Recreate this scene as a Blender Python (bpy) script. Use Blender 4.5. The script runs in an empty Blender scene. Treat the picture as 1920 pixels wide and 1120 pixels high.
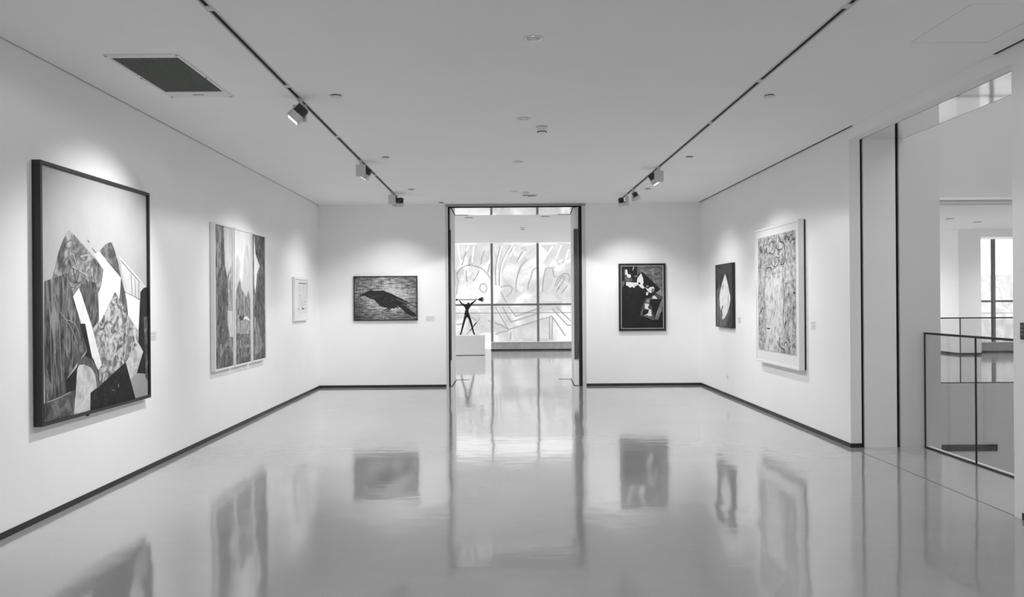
import bpy, bmesh, math, random
from mathutils import Vector, Matrix
from mathutils.geometry import tessellate_polygon
random.seed(7)
SC = bpy.context.scene
COL = SC.collection
V = Vector

# ------------------------------------------------------------------ camera
F_PX, CX, CY, ROLL, EYE = 1500.0, 939.5, 565.6, 0.00745, 1.6
cam_d = bpy.data.cameras.new('camera')
cam_d.sensor_fit = 'HORIZONTAL'
cam_d.sensor_width = 36.0
cam_d.lens = 36.0 * F_PX / 1920.0
cam_d.shift_x = (960.0 - CX) / 1920.0
cam_d.shift_y = (CY - 560.0) / 1920.0
cam_d.clip_start = 0.05
cam = bpy.data.objects.new('camera', cam_d)
COL.objects.link(cam)
cam.matrix_world = Matrix.Translation((0, 0, EYE)) @ Matrix.Rotation(math.pi / 2, 4, 'X') @ Matrix.Rotation(-ROLL, 4, 'Z')
SC.camera = cam

# ------------------------------------------------------------------ world, exposure
w = bpy.data.worlds.new('overcast_sky')
SC.world = w
w.use_nodes = True
bg = w.node_tree.nodes['Background']
bg.inputs[0].default_value = (1, 1, 1, 1)
bg.inputs[1].default_value = 1.15
SC.view_settings.view_transform = 'Standard'
SC.view_settings.look = 'None'
SC.view_settings.exposure = 0.82
SC.view_settings.gamma = 1.0
SC.view_settings.use_curve_mapping = False
SC.cycles.use_denoising = True
SC.cycles.max_bounces = 12
SC.cycles.diffuse_bounces = 6
SC.cycles.sample_clamp_indirect = 6.0
SPOT_W = 74.0         # one track spotlight
LOBBY_FILL_W = 315.0       # one unseen lobby lamp added to brighten the lobby
DOWN_W = 52.0         # one recessed downlight

# ------------------------------------------------------------------ materials
MATS = {}
def mat(name, g, rough=0.6, metal=0.0, spec=0.5):
    if name in MATS: return MATS[name]
    m = bpy.data.materials.new(name); m.use_nodes = True
    b = m.node_tree.nodes['Principled BSDF']
    b.inputs['Base Color'].default_value = (g, g, g, 1)
    b.inputs['Roughness'].default_value = rough
    b.inputs['Metallic'].default_value = metal
    b.inputs['Specular IOR Level'].default_value = spec
    MATS[name] = m
    return m

def paint(name, stops, scale=6.0, stretch=(1, 1, 1), detail=6.0, dist=0.6, rough=0.75, bump=0.15, rot=(0, 0, 0)):
    """brushy noise through a grey ramp; stops = [(pos, grey), ...]"""
    m = bpy.data.materials.new(name); m.use_nodes = True
    nt = m.node_tree; N = nt.nodes; L = nt.links
    b = N['Principled BSDF']
    tc = N.new('ShaderNodeTexCoord'); mp = N.new('ShaderNodeMapping')
    mp.inputs['Scale'].default_value = stretch
    mp.inputs['Rotation'].default_value = rot
    L.new(tc.outputs['Object'], mp.inputs['Vector'])
    n = N.new('ShaderNodeTexNoise')
    n.inputs['Scale'].default_value = scale; n.inputs['Detail'].default_value = detail
    n.inputs['Distortion'].default_value = dist; n.inputs['Roughness'].default_value = 0.62
    L.new(mp.outputs[0], n.inputs['Vector'])
    r = N.new('ShaderNodeValToRGB')
    el = r.color_ramp.elements
    while len(el) > 1: el.remove(el[-1])
    el[0].position = stops[0][0]; el[0].color = (stops[0][1],) * 3 + (1,)
    for p, g in stops[1:]:
        e = el.new(p); e.color = (g, g, g, 1)
    L.new(n.outputs['Fac'], r.inputs[0]); L.new(r.outputs[0], b.inputs['Base Color'])
    b.inputs['Roughness'].default_value = rough
    b.inputs['Specular IOR Level'].default_value = 0.25
    if bump:
        bp = N.new('ShaderNodeBump'); bp.inputs['Strength'].default_value = bump; bp.inputs['Distance'].default_value = 0.01
        L.new(n.outputs['Fac'], bp.inputs['Height']); L.new(bp.outputs[0], b.inputs['Normal'])
    MATS[name] = m
    return m

def emit(name, g, s):
    m = bpy.data.materials.new(name); m.use_nodes = True
    b = m.node_tree.nodes['Principled BSDF']
    b.inputs['Base Color'].default_value = (g, g, g, 1)
    b.inputs['Emission Color'].default_value = (1, 1, 1, 1)
    b.inputs['Emission Strength'].default_value = s
    MATS[name] = m
    return m

def glass(name, tint=0.93):
    m = bpy.data.materials.new(name); m.use_nodes = True
    nt = m.node_tree; N = nt.nodes; L = nt.links
    N.remove(N['Principled BSDF'])
    t = N.new('ShaderNodeBsdfTransparent'); t.inputs[0].default_value = (tint, tint, tint, 1)
    g = N.new('ShaderNodeBsdfGlossy'); g.inputs['Roughness'].default_value = 0.02
    lw = N.new('ShaderNodeLayerWeight'); lw.inputs['Blend'].default_value = 0.5
    pw = N.new('ShaderNodeMath'); pw.operation = 'POWER'; pw.inputs[1].default_value = 4.0
    fr = N.new('ShaderNodeMath'); fr.operation = 'MULTIPLY_ADD'; fr.inputs[1].default_value = 0.7; fr.inputs[2].default_value = 0.02
    L.new(lw.outputs['Facing'], pw.inputs[0]); L.new(pw.outputs[0], fr.inputs[0])
    mx = N.new('ShaderNodeMixShader')
    L.new(fr.outputs[0], mx.inputs[0]); L.new(t.outputs[0], mx.inputs[1]); L.new(g.outputs[0], mx.inputs[2])
    L.new(mx.outputs[0], N['Material Output'].inputs['Surface'])
    MATS[name] = m
    return m

def floor_material():
    m = bpy.data.materials.new('polished_floor'); m.use_nodes = True
    nt = m.node_tree; N = nt.nodes; L = nt.links
    b = N['Principled BSDF']
    tc = N.new('ShaderNodeTexCoord')
    def noise(scale, detail, stretch=(1, 1, 1), dist=0.0):
        mp = N.new('ShaderNodeMapping'); mp.inputs['Scale'].default_value = stretch; mp.inputs['Location'].default_value = (3.31, 1.73, 0.37)
        L.new(tc.outputs['Object'], mp.inputs[0])
        n = N.new('ShaderNodeTexNoise'); n.inputs['Scale'].default_value = scale; n.inputs['Detail'].default_value = detail
        n.inputs['Distortion'].default_value = dist
        L.new(mp.outputs[0], n.inputs['Vector'])
        return n
    def ramp(src, a, b_, p0=0.3, p1=0.7):
        r = N.new('ShaderNodeMapRange'); r.inputs['From Min'].default_value = p0; r.inputs['From Max'].default_value = p1
        r.inputs['To Min'].default_value = a; r.inputs['To Max'].default_value = b_
        L.new(src.outputs['Fac'], r.inputs['Value']); return r
    n1 = noise(0.7, 4); n2 = noise(160, 2)
    c1 = ramp(n1, 0.40, 0.46); c2 = ramp(n2, 0.93, 1.06)
    mu = N.new('ShaderNodeMath'); mu.operation = 'MULTIPLY'
    L.new(c1.outputs[0], mu.inputs[0]); L.new(c2.outputs[0], mu.inputs[1])
    cc = N.new('ShaderNodeCombineColor')
    for i in range(3): L.new(mu.outputs[0], cc.inputs[i])
    L.new(cc.outputs[0], b.inputs['Base Color'])
    n3 = noise(1.3, 5)
    rr = ramp(n3, 0.085, 0.15)
    L.new(rr.outputs[0], b.inputs['Roughness'])
    b.inputs['IOR'].default_value = 1.55
    b.inputs['Specular IOR Level'].default_value = 0.5
    b.inputs['Coat Weight'].default_value = 0.7; b.inputs['Coat IOR'].default_value = 1.6; b.inputs['Coat Roughness'].default_value = 0.06
    nA = noise(1.1, 2.0, (1, 0.55, 1), 0.4)
    nB = noise(5.0, 2.0, (0.5, 1.6, 1), 0.3)
    bp = N.new('ShaderNodeBump'); bp.inputs['Strength'].default_value = 0.8; bp.inputs['Distance'].default_value = 0.010
    L.new(nA.outputs['Fac'], bp.inputs['Height'])
    bq = N.new('ShaderNodeBump'); bq.inputs['Strength'].default_value = 0.5; bq.inputs['Distance'].default_value = 0.0016
    L.new(nB.outputs['Fac'], bq.inputs['Height']); L.new(bp.outputs[0], bq.inputs['Normal'])
    L.new(bq.outputs[0], b.inputs['Normal']); L.new(bq.outputs[0], b.inputs['Coat Normal'])
    MATS['floor'] = m
    return m

def plaster(name, g, rough=0.85):
    return paint(name, [(0.3, g * 0.985), (0.7, min(1, g * 1.015))], scale=1.5, detail=4, dist=0, rough=rough, bump=0.0)

FLOOR = floor_material()
WALL = plaster('white_wall_paint', 0.90)
CEIL = plaster('white_ceiling_paint', 0.94, 0.9)
FARW = plaster('lobby_white_paint', 0.90)
GREYW = plaster('pale_grey_wall_paint', 0.72)
GROUND = plaster('pale_paving', 0.82)
BLACK = mat('black_skirting_gap', 0.018, 0.5)
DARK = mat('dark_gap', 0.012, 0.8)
TRACKB = mat('track_slot_black', 0.006, 0.7)
WHITEM = mat('white_enamel', 0.80, 0.4)
GREYM = mat('grey_metal', 0.30, 0.4, 0.6)
FRAMEM = mat('satin_aluminium', 0.62, 0.4, 0.3)
MULL = mat('window_frame_grey', 0.20, 0.5)
PARA = paint('brushed_grey_panel', [(0.3, 0.34), (0.7, 0.48)], 3, (6, 1, 1), 3, 0, 0.4, 0)
SOFFIT = mat('polished_soffit', 0.86, 0.04, 1.0)
FINS = mat('heat_sink_black', 0.03, 0.45)
LAMPW = mat('lamp_white', 0.62, 0.4)
PLATE = mat('door_pull_bronze', 0.10, 0.4, 0.5)
RAILM = mat('rail_dark_steel', 0.05, 0.35, 0.7)
BRONZE = paint('dark_cast_metal', [(0.3, 0.012), (0.7, 0.03)], 14, rough=0.55, bump=0.4)
GLASS = glass('clear_glass', 0.90)
RGLASS = glass('rail_glass', 0.90)
LENS = emit('lit_lens', 0.8, 6.0)
DIM = emit('downlight_glow', 0.8, 1.0)
REFL = mat('downlight_reflector', 0.75, 0.25, 0.8)

# ------------------------------------------------------------------ mesh helpers
class MB:
    def __init__(s): s.bm = bmesh.new()
    def _add(s, pts, faces, mi=0, smooth=False):
        vs = [s.bm.verts.new(p) for p in pts]
        out = []
        for f in faces:
            try: fc = s.bm.faces.new([vs[i] for i in f])
            except ValueError: continue
            fc.material_index = mi; fc.smooth = smooth; out.append(fc)
        return out
    def box(s, x0, x1, y0, y1, z0, z1, mi=0):
        p = [(x, y, z) for z in (z0, z1) for y in (y0, y1) for x in (x0, x1)]
        s._add(p, [(0, 2, 3, 1), (4, 5, 7, 6), (0, 1, 5, 4), (2, 6, 7, 3), (0, 4, 6, 2), (1, 3, 7, 5)], mi)
        return s
    def obox(s, c, ax, ay, az, hx, hy, hz, mi=0):
        """oriented box: centre, unit axes, half sizes"""
        c = V(c)
        p = [c + ax * (hx * i) + ay * (hy * j) + az * (hz * k) for k in (-1, 1) for j in (-1, 1) for i in (-1, 1)]
        s._add(p, [(0, 2, 3, 1), (4, 5, 7, 6), (0, 1, 5, 4), (2, 6, 7, 3), (0, 4, 6, 2), (1, 3, 7, 5)], mi)
        return s
    def prism(s, ring, off, mi=0):
        n = len(ring); off = V(off)
        p = [V(q) for q in ring] + [V(q) + off for q in ring]
        s._add(p, [tuple(range(n))[::-1], tuple(range(n, 2 * n))] + [(i, (i + 1) % n, n + (i + 1) % n, n + i) for i in range(n)], mi)
        return s
    def quad(s, a, b, c, d, mi=0):
        s._add([a, b, c, d], [(0, 1, 2, 3)], mi); return s
    def lathe(s, prof, c, axis=V((0, 0, 1)), n=28, mi=0, cap0=True, cap1=True, smooth=True):
        """prof = [(r, h)...] along axis from c"""
        axis = V(axis).normalized(); c = V(c)
        u = axis.orthogonal().normalized(); v = axis.cross(u)
        pts = []
        for r, h in prof:
            for k in range(n):
                a = 2 * math.pi * k / n
                pts.append(c + axis * h + u * (r * math.cos(a)) + v * (r * math.sin(a)))
        fs = []
        for i in range(len(prof) - 1):
            for k in range(n):
                fs.append((i * n + k, i * n + (k + 1) % n, (i + 1) * n + (k + 1) % n, (i + 1) * n + k))
        s._add(pts, fs, mi, smooth)
        if cap0: s._add(pts[:n], [tuple(range(n))[::-1]], mi)
        if cap1: s._add(pts[-n:], [tuple(range(n))], mi)
        return s
    def tube(s, pts, rad, n=10, mi=0):
        pts = [V(p) for p in pts]
        if not hasattr(rad, '__len__'): rad = [rad] * len(pts)
        for i in range(len(pts) - 1):
            d = pts[i + 1] - pts[i]
            s.lathe([(rad[i], 0), (rad[i + 1], d.length)], pts[i], d, n, mi)
        return s
    def poly(s, pts, mi=0):
        pts = [V(p) for p in pts]
        tris = tessellate_polygon([pts])
        vs = [s.bm.verts.new(p) for p in pts]
        for t in tris:
            try: f = s.bm.faces.new([vs[i] for i in t]); f.material_index = mi
            except ValueError: pass
        return s
    def build(s, name, mats, parent=None, loc=None, bevel=0.0, recalc=True):
        if recalc: bmesh.ops.recalc_face_normals(s.bm, faces=s.bm.faces)
        org = V(loc) if loc is not None else (V(parent.get('_o')) if parent is not None and parent.get('_o') is not None else V((0, 0, 0)))
        for v in s.bm.verts: v.co -= org
        me = bpy.data.meshes.new(name); s.bm.to_mesh(me); s.bm.free()
        for m in (mats if isinstance(mats, (list, tuple)) else [mats]): me.materials.append(m)
        o = bpy.data.objects.new(name, me); COL.objects.link(o)
        if parent is not None: o.parent = parent; o['_o'] = list(org)
        else: o.location = org; o['_o'] = list(org)
        if bevel:
            b = o.modifiers.new('bevel', 'BEVEL'); b.width = bevel; b.segments = 2; b.limit_method = 'ANGLE'
        return o

def tag(o, label, cat=None, group=None, kind=None):
    o['label'] = label
    if cat: o['category'] = cat
    if group: o['group'] = group
    if kind: o['kind'] = kind
    return o
def thing(name, label, cat, loc, group=None):
    o = bpy.data.objects.new(name, None); COL.objects.link(o)
    o.empty_display_size = 0.05
    o.location = loc; o['_o'] = list(loc)
    return tag(o, label, cat, group)
def struct(o, label, cat): return tag(o, label, cat, None, 'structure')
def copy_tree(o, parent=None):
    c = o.copy(); COL.objects.link(c)
    if parent is not None: c.parent = parent
    for ch in list(o.children): copy_tree(ch, c)
    return c
def lamp(kind, name, parent, loc, target, power, **kw):
    d = bpy.data.lights.new(name, kind); d.energy = power
    for k, v in kw.items(): setattr(d, k, v)
    o = bpy.data.objects.new(name, d); COL.objects.link(o)
    po = V(parent['_o']) if parent is not None else V((0, 0, 0))
    o.parent = parent
    o.location = V(loc) - po
    o.rotation_euler = (V(target) - V(loc)).to_track_quat('-Z', 'Y').to_euler()
    return o

# a measured point of the photograph carried onto a real plane of the place
def ray(u, v):
    a, b = u - CX, v - CY
    c, s = math.cos(ROLL), math.sin(ROLL)
    return (a * c - b * s) / F_PX, -(a * s + b * c) / F_PX
def on_x(u, v, X):
    x, z = ray(u, v); Y = X / x
    return V((X, Y, EYE + z * Y))
def on_y(u, v, Y):
    x, z = ray(u, v)
    return V((x * Y, Y, EYE + z * Y))

# ------------------------------------------------------------------ sizes of the place
XL, XR, YB, ZC = -3.42, 3.75, 15.03, 3.438
YN = -4.0                      # wall behind the viewer
YP = 16.4                      # far side of the thick end wall
TOP = 3.80
OP0, OP1 = 5.86, 8.60          # side opening along the right wall
XE = 4.56                      # edge of the gallery floor at the atrium
SOF = 3.315                    # soffit of the side opening
DX0, DX1 = -1.034, 1.592       # doorway in the end wall
DTOP = 3.375
ZF = 3.53                      # lobby ceiling
YW = 26.15                     # lobby window line
ATOP = 9.0

# ------------------------------------------------------------------ structure: floors
f = MB()
f.box(XL - 0.3, XE, YN, YB, -0.40, 0.0)
f.box(-8.0, 17.0, YB, 27.0, -0.40, 0.0)
struct(f.build('floor', FLOOR), 'pale grey polished floor mirroring the walls and pictures', 'floor')
j = MB(); j.box(XR - 0.004, XR + 0.004, OP0, OP1 - 0.02, -0.002, 0.0012)
struct(j.build('trim_1', mat('joint_filler', 0.10, 0.6)), 'thin floor joint across the side opening on the right', 'floor joint')
c = MB(); c.box(XE, XE + 0.05, OP0, OP1, -0.40, 0.012)
struct(c.build('trim_2', WALL), 'pale kerb under the glass railing at the atrium edge', 'kerb')

# ceiling with square cut-outs for downlights, vent, tracks and hatch
DOWNS = [(0.24, y) for y in (5.59, 8.03, 10.51, 13.35)]
TRK = [(-1.80, YN, 13.95), (2.187, YN, 14.82)]
VENT = (-2.885, -2.385, 5.94, 6.91)
HATCH = (2.952, 3.512, 5.00, 5.752)
holes = [(x - 0.045, x + 0.045, y - 0.045, y + 0.045) for x, y in DOWNS]
holes += [(x - 0.022, x + 0.022, y0, y1) for x, y0, y1 in TRK] + [VENT, HATCH]
def sheet(mb, x0, x1, y0, y1, z, holes):
    xs = sorted({x0, x1, *[h[0] for h in holes], *[h[1] for h in holes]})
    ys = sorted({y0, y1, *[h[2] for h in holes], *[h[3] for h in holes]})
    for i in range(len(xs) - 1):
        jrun = None
        for k in range(len(ys)):
            inside = True
            if k < len(ys) - 1:
                mx, my = (xs[i] + xs[i + 1]) / 2, (ys[k] + ys[k + 1]) / 2
                inside = any(h[0] < mx < h[1] and h[2] < my < h[3] for h in holes)
            if not inside and jrun is None: jrun = ys[k]
            if inside and jrun is not None:
                mb.quad((xs[i], jrun, z), (xs[i], ys[k], z), (xs[i + 1], ys[k], z), (xs[i + 1], jrun, z)); jrun = None
cl = MB()
sheet(cl, XL + 0.010, XR - 0.026, YN, YB, ZC, holes)
cl.quad((XR - 0.026, OP0 + 0.18, ZC), (XR - 0.026, OP1 - 0.12, ZC), (XR, OP1 - 0.12, ZC), (XR, OP0 + 0.18, ZC))
struct(cl.build('ceiling', CEIL, recalc=False), 'flat white gallery ceiling with tracks and small fittings', 'ceiling')

s = MB(); s.box(XR - 0.026, XR, YN, OP0 + 0.18, ZC + 0.001, ZC + 0.03); s.box(XR - 0.026, XR, OP1 - 0.12, YB, ZC + 0.001, ZC + 0.03)  # dark strips stand in for the shade inside the ceiling gap
struct(s.build('trim_11', DARK), 'dark strip painted as the shadow gap between ceiling and right wall', 'shadow gap')
struct(MB().box(XL - 0.3, XR + 0.1, YN - 0.3, YP, TOP, TOP + 0.1).build('ceiling_slab', CEIL), 'unseen roof slab added above the gallery ceiling to block light', 'ceiling')  # unseen cover added to keep light out above the ceiling
# ------------------------------------------------------------------ structure: walls
struct(MB().box(XL - 0.3, XL, YN, YB, 0, TOP).build('wall_left', WALL), 'long white gallery wall on the left', 'wall')
b = MB()
RW = (-2.3, 2.6, 0.4, 2.7)     # unseen opening added behind the viewer to let daylight in
b.box(XL - 0.3, RW[0], YN - 0.3, YN, -0.4, TOP); b.box(RW[1], 4.33, YN - 0.3, YN, -0.4, TOP)
b.box(RW[0], RW[1], YN - 0.3, YN, -0.4, RW[2]); b.box(RW[0], RW[1], YN - 0.3, YN, RW[3], TOP)
struct(b.build('wall_rear', WALL), 'white wall behind the viewer with an added daylight opening', 'wall')
b = MB()
b.box(XL - 0.3, DX0, YB, YP, 0, TOP); b.box(DX1, XR + 0.15, YB, YP, 0, TOP); b.box(DX0, DX1, YB, YP, DTOP + 0.012, TOP)
struct(b.build('wall_back', WALL), 'white end wall with the tall doorway', 'wall')
b = MB()
b.box(XR, 3.867, OP1, YB, 0, TOP)                                    # long picture wall
b.box(XR, 3.867, OP0, OP1, SOF, TOP)                                 # header over the opening
b.box(XR, 4.33, YN, OP0, 0, TOP)                                     # near length
struct(b.build('wall_right', WALL), 'white right wall with a wide side opening', 'wall')
b = MB(); b.box(3.902, 4.247, OP1, YP, 0, TOP)
struct(b.build('wall_pier', WALL), 'plain white end panel between two dark slots right of the opening', 'wall')
b = MB()
b.box(4.287, 4.722, OP1, YB, -4.5, ATOP)
b.box(4.287, 4.33, OP0, OP1, SOF + 0.02, ATOP); b.box(4.20, 4.33, 0, OP0, TOP, ATOP)
b.box(3.867, 4.287, OP0, OP1, SOF + 0.02, TOP)
struct(b.build('wall_atrium_side', GREYW), 'pale grey wall end beside the atrium rail', 'wall')
s = MB(); s.box(3.867, 3.902, OP1 + 0.03, YB, 0, SOF + 0.02); s.box(4.247, 4.287, OP1 + 0.03, YB, 0, SOF + 0.02)
struct(s.build('trim_3', DARK), 'two dark vertical slots in the wall end at the side opening', 'slot')
s = MB(); s.box(3.880, 4.318, OP0, OP1, SOF, SOF + 0.02)
struct(s.build('trim_4', SOFFIT), 'mirror-polished soffit over the side opening', 'soffit')
s = MB(); s.box(3.867, 3.880, OP0, OP1, SOF + 0.001, SOF + 0.02); s.box(4.318, 4.33, OP0, OP1, SOF + 0.001, SOF + 0.02)
struct(s.build('trim_12', GREYM), 'thin dark edges of the polished soffit', 'soffit edge')
# skirtings: thin black strips stand in for the recessed shadow gap
BH = 0.046
struct(MB().box(XL, XL + 0.005, YN, YB, 0, BH).build('baseboard_left', BLACK), 'thin black skirting strip painted as a shadow gap along the left wall', 'skirting')
s = MB(); s.box(XL, DX0 - 0.004, YB - 0.005, YB, 0, BH); s.box(DX1 + 0.004, XR, YB - 0.005, YB, 0, BH)
struct(s.build('baseboard_back', BLACK), 'thin black skirting strip painted as a shadow gap along the end wall', 'skirting')
s = MB(); s.box(XR - 0.005, XR, OP1, YB, 0, BH); s.box(XR, 3.867, OP1 - 0.005, OP1, 0, BH); s.box(XR - 0.005, XR, YN, OP0 - 0.09, 0, BH)
struct(s.build('baseboard_right', BLACK), 'thin black skirting strip painted as a shadow gap along the right wall', 'skirting')

# atrium shell
b = MB()
b.box(4.722, 12.0, YB - 0.03, YB, -4.5, -0.004)
b.box(4.722, 12.0, YB, YB + 0.25, 3.375, ATOP)
struct(b.build('wall_atrium_far', GREYW), 'pale grey atrium wall across the void with a wide opening', 'wall')
b = MB()
b.box(4.2, 12.25, -0.25, 1.5, ATOP, ATOP + 0.2); b.box(4.2, 12.25, 11.5, YB + 0.25, ATOP, ATOP + 0.2); b.box(11.4, 12.25, 1.5, 11.5, ATOP, ATOP + 0.2)  # unseen roof, its opening shaped to balance light on the atrium walls
struct(b.build('ceiling_atrium', GREYW), 'unseen pale atrium roof with an opening shaped to light the walls', 'ceiling')
struct(MB().box(12.0, 12.25, 0, YB + 0.25, -4.5, ATOP).build('wall_atrium_right', GREYW), 'pale grey right wall of the atrium', 'wall')
struct(MB().box(4.33, 12.0, -0.25, 0, -4.5, ATOP).build('wall_atrium_near', GREYW), 'pale grey near wall of the atrium', 'wall')
struct(MB().box(4.33, 12.0, 0, YB, -4.6, -4.5).build('floor_atrium', GREYW), 'pale floor at the bottom of the atrium', 'floor')
struct(MB().box(4.722, 12.0, YB - 0.05, YB, 3.44, 3.485).build('trim_5', FARW), 'white strip put in as the line of light above the opening across the atrium', 'ledge')  # white trim put in for a bright line of light
b = MB(); b.box(4.33, XE + 0.05, 0, OP1, -4.5, -0.4)
struct(b.build('wall_atrium_below', GREYW), 'grey wall below the railing', 'wall')
g = MB(); g.box(4.9, 9.28, YB - 0.05, YB - 0.03, -1.27, -1.15)
for k in range(3): g.box(4.9, 9.28, YB - 0.058, YB - 0.05, -1.25 + 0.04 * k, -1.238 + 0.04 * k)
struct(g.build('trim_13', mat('grille_dark', 0.10, 0.5), loc=(7.1, YB - 0.03, -1.27)), 'long dark slot grille low on the atrium wall behind the glass rail', 'grille')

# lobby beyond
b = MB()
b.box(-8.0, 17.0, YP, YW + 0.3, ZF, ZF + 0.2); b.box(4.0, 17.0, YB + 0.25, YP, ZF, ZF + 0.2)
struct(b.build('ceiling_lobby', CEIL), 'bright white ceiling of the lobby beyond the doorway', 'ceiling')
b = MB()
b.box(-8.3, -8.0, YP, YW + 0.3, 0, ZF); b.box(17.0, 17.3, YB, YW + 0.3, 0, ZF)
b.box(5.7, 12.84, YW, YW + 0.25, 0, ZF); b.box(-8, -6.3, YW, YW + 0.25, 0, ZF)
b.box(12.84, 13.47, 22.45, YW, 0, ZF); b.box(13.47, 17.0, 22.45, 22.65, 3.33, ZF)
b.box(15.6, 17.0, 22.45, 22.65, 0, 3.33); b.box(12.25, 17.0, YB, YB + 0.25, 0, ZF)
struct(b.build('wall_lobby', FARW), 'white lobby walls seen through the openings', 'wall')
s = MB(); s.box(12.835, 12.84, 22.45, YW, 0, 0.06); s.box(12.835, 13.47, 22.445, 22.45, 0, 0.06)
struct(s.build('baseboard_lobby', BLACK), 'dark skirting round the lobby corner across the atrium', 'skirting')

# ------------------------------------------------------------------ lobby windows
def window(name, label, xs, y, z_lo, z_hi, sill_x0, rails, fr=MULL):
    root = bpy.data.objects.new(name, None); COL.objects.link(root)
    root.location = (xs[0], y, 0); root['_o'] = [xs[0], y, 0]
    struct(root, label, 'window')
    for x in xs:
        MB().box(x - 0.038, x + 0.038, y - 0.05, y + 0.05, z_lo if x >= sill_x0 - 0.06 else 0, z_hi).build('mullion', fr, root)
    for z, h in rails:
        MB().box(xs[0], xs[-1], y - 0.03, y + 0.03, z - h, z + h).build('transom', fr, root)
    for i in range(len(xs) - 1):
        z0 = z_lo if xs[i] >= sill_x0 - 0.06 else 0.0
        MB().box(xs[i] + 0.038, xs[i + 1] - 0.038, y - 0.006, y + 0.006, z0, z_hi).build('pane', GLASS, root)
    p = MB(); p.box(sill_x0, xs[-1], y - 0.10, y + 0.1, 0.045, z_lo - 0.02)
    p.build('sill_panel', PARA, root)
    MB().box(sill_x0, xs[-1], y - 0.12, y + 0.1, z_lo - 0.02, z_lo).build('sill', WHITEM, root)
    MB().box(sill_x0, xs[-1], y - 0.09, y + 0.1, 0.0, 0.045).build('kick_strip', BLACK, root)
    return root
xs = [-0.296 + 1.502 * k for k in range(-4, 5)]
window('window_1', 'tall lobby windows with grey mullions through the end doorway', xs, YW, 0.285, 3.50, -0.335, [(1.495, 0.032), (1.225, 0.008)])
window('window_2', 'lobby window with a thin mullion across the atrium', [13.47, 14.52, 15.6], 23.6, 0.30, 3.33, 13.47, [(1.50, 0.03), (1.15, 0.006)])

# paving outside and the carved wall
struct(MB().box(-24, 34, YW + 0.3, 60, -0.5, -0.05).build('ground_outside', GROUND), 'pale paving outside the lobby windows', 'paving')

MURAL_Y = 33.0
def mural_material():
    m = bpy.data.materials.new('carved_stone'); m.use_nodes = True
    nt = m.node_tree; N = nt.nodes; L = nt.links; b = N['Principled BSDF']
    tc = N.new('ShaderNodeTexCoord')
    def nz(sc, de, st, di):
        mp = N.new('ShaderNodeMapping'); mp.inputs['Scale'].default_value = st; L.new(tc.outputs['Object'], mp.inputs[0])
        n = N.new('ShaderNodeTexNoise'); n.inputs['Scale'].default_value = sc; n.inputs['Detail'].default_value = de; n.inputs['Distortion'].default_value = di
        L.new(mp.outputs[0], n.inputs['Vector']); return n
    a = nz(0.75, 5, (1, 1, 1), 0.8)
    r = N.new('ShaderNodeValToRGB'); e = r.color_ramp.elements
    e[0].position = 0.44; e[0].color = (0.62, 0.62, 0.62, 1); e[1].position = 0.56; e[1].color = (0.90, 0.90, 0.90, 1)
    L.new(a.outputs['Fac'], r.inputs[0]); L.new(r.outputs[0], b.inputs['Base Color'])
    b.inputs['Roughness'].default_value = 0.9
    bp = N.new('ShaderNodeBump'); bp.inputs['Distance'].default_value = 0.05; bp.inputs['Strength'].default_value = 0.5
    c = nz(6, 3, (1, 1, 1), 0.3); L.new(c.outputs['Fac'], bp.inputs['Height']); L.new(bp.outputs[0], b.inputs['Normal'])
    return m
MS = mural_material()
MLINE = mat('mural_groove_grey', 0.40, 0.9); MPALE = mat('mural_ridge_white', 0.90, 0.9)
MGREY = paint('mural_grey_field', [(0.42, 0.60), (0.58, 0.72)], 1.6, detail=5, rough=0.9, bump=0.2)
mroot = thing('mural_wall', 'pale carved wall with grey swirling lines outside the lobby windows', 'mural', (0.5, MURAL_Y, -0.05))
MB().box(-9, 9, MURAL_Y, MURAL_Y + 0.3, -0.05, 4.15).build('stone_wall', MS, mroot)
def zm(x, y): return on_y(850 + x / 5.091, 450 + y / 5.091, MURAL_Y)
def smooth(pts, n=6):
    out = []
    P = [pts[0]] + list(pts) + [pts[-1]]
    for i in range(1, len(P) - 2):
        for k in range(n):
            t = k / n
            q = [0.5 * ((2 * P[i][d]) + (-P[i - 1][d] + P[i + 1][d]) * t + (2 * P[i - 1][d] - 5 * P[i][d] + 4 * P[i + 1][d] - P[i + 2][d]) * t * t
                        + (-P[i - 1][d] + 3 * P[i][d] - 3 * P[i + 1][d] + P[i + 2][d]) * t ** 3) for d in range(len(P[0]))]
            out.append(tuple(q))
    out.append(tuple(pts[-1]))
    return out
def ribbon(mb, pts, w, nrm, mi=0, th=0.0, dash=None):
    """a flat stroke of width w along pts in the plane of normal nrm"""
    pts = [V(p) for p in pts]; nrm = V(nrm)
    run = 0.0
    for i in range(len(pts) - 1):
        d = pts[i + 1] - pts[i]
        if d.length < 1e-6: continue
        run += d.length
        if dash and (run % (dash * 2)) > dash * 1.4: continue
        sdir = d.normalized().cross(nrm) * (w / 2); e = d * 0.0
        q = [pts[i] - e + sdir, pts[i] - e - sdir, pts[i + 1] + e - sdir, pts[i + 1] + e + sdir]
        if th: mb.prism(q, nrm * th, mi)
        else: mb.quad(*q, mi)
NY = V((0, -1, 0))
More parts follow.
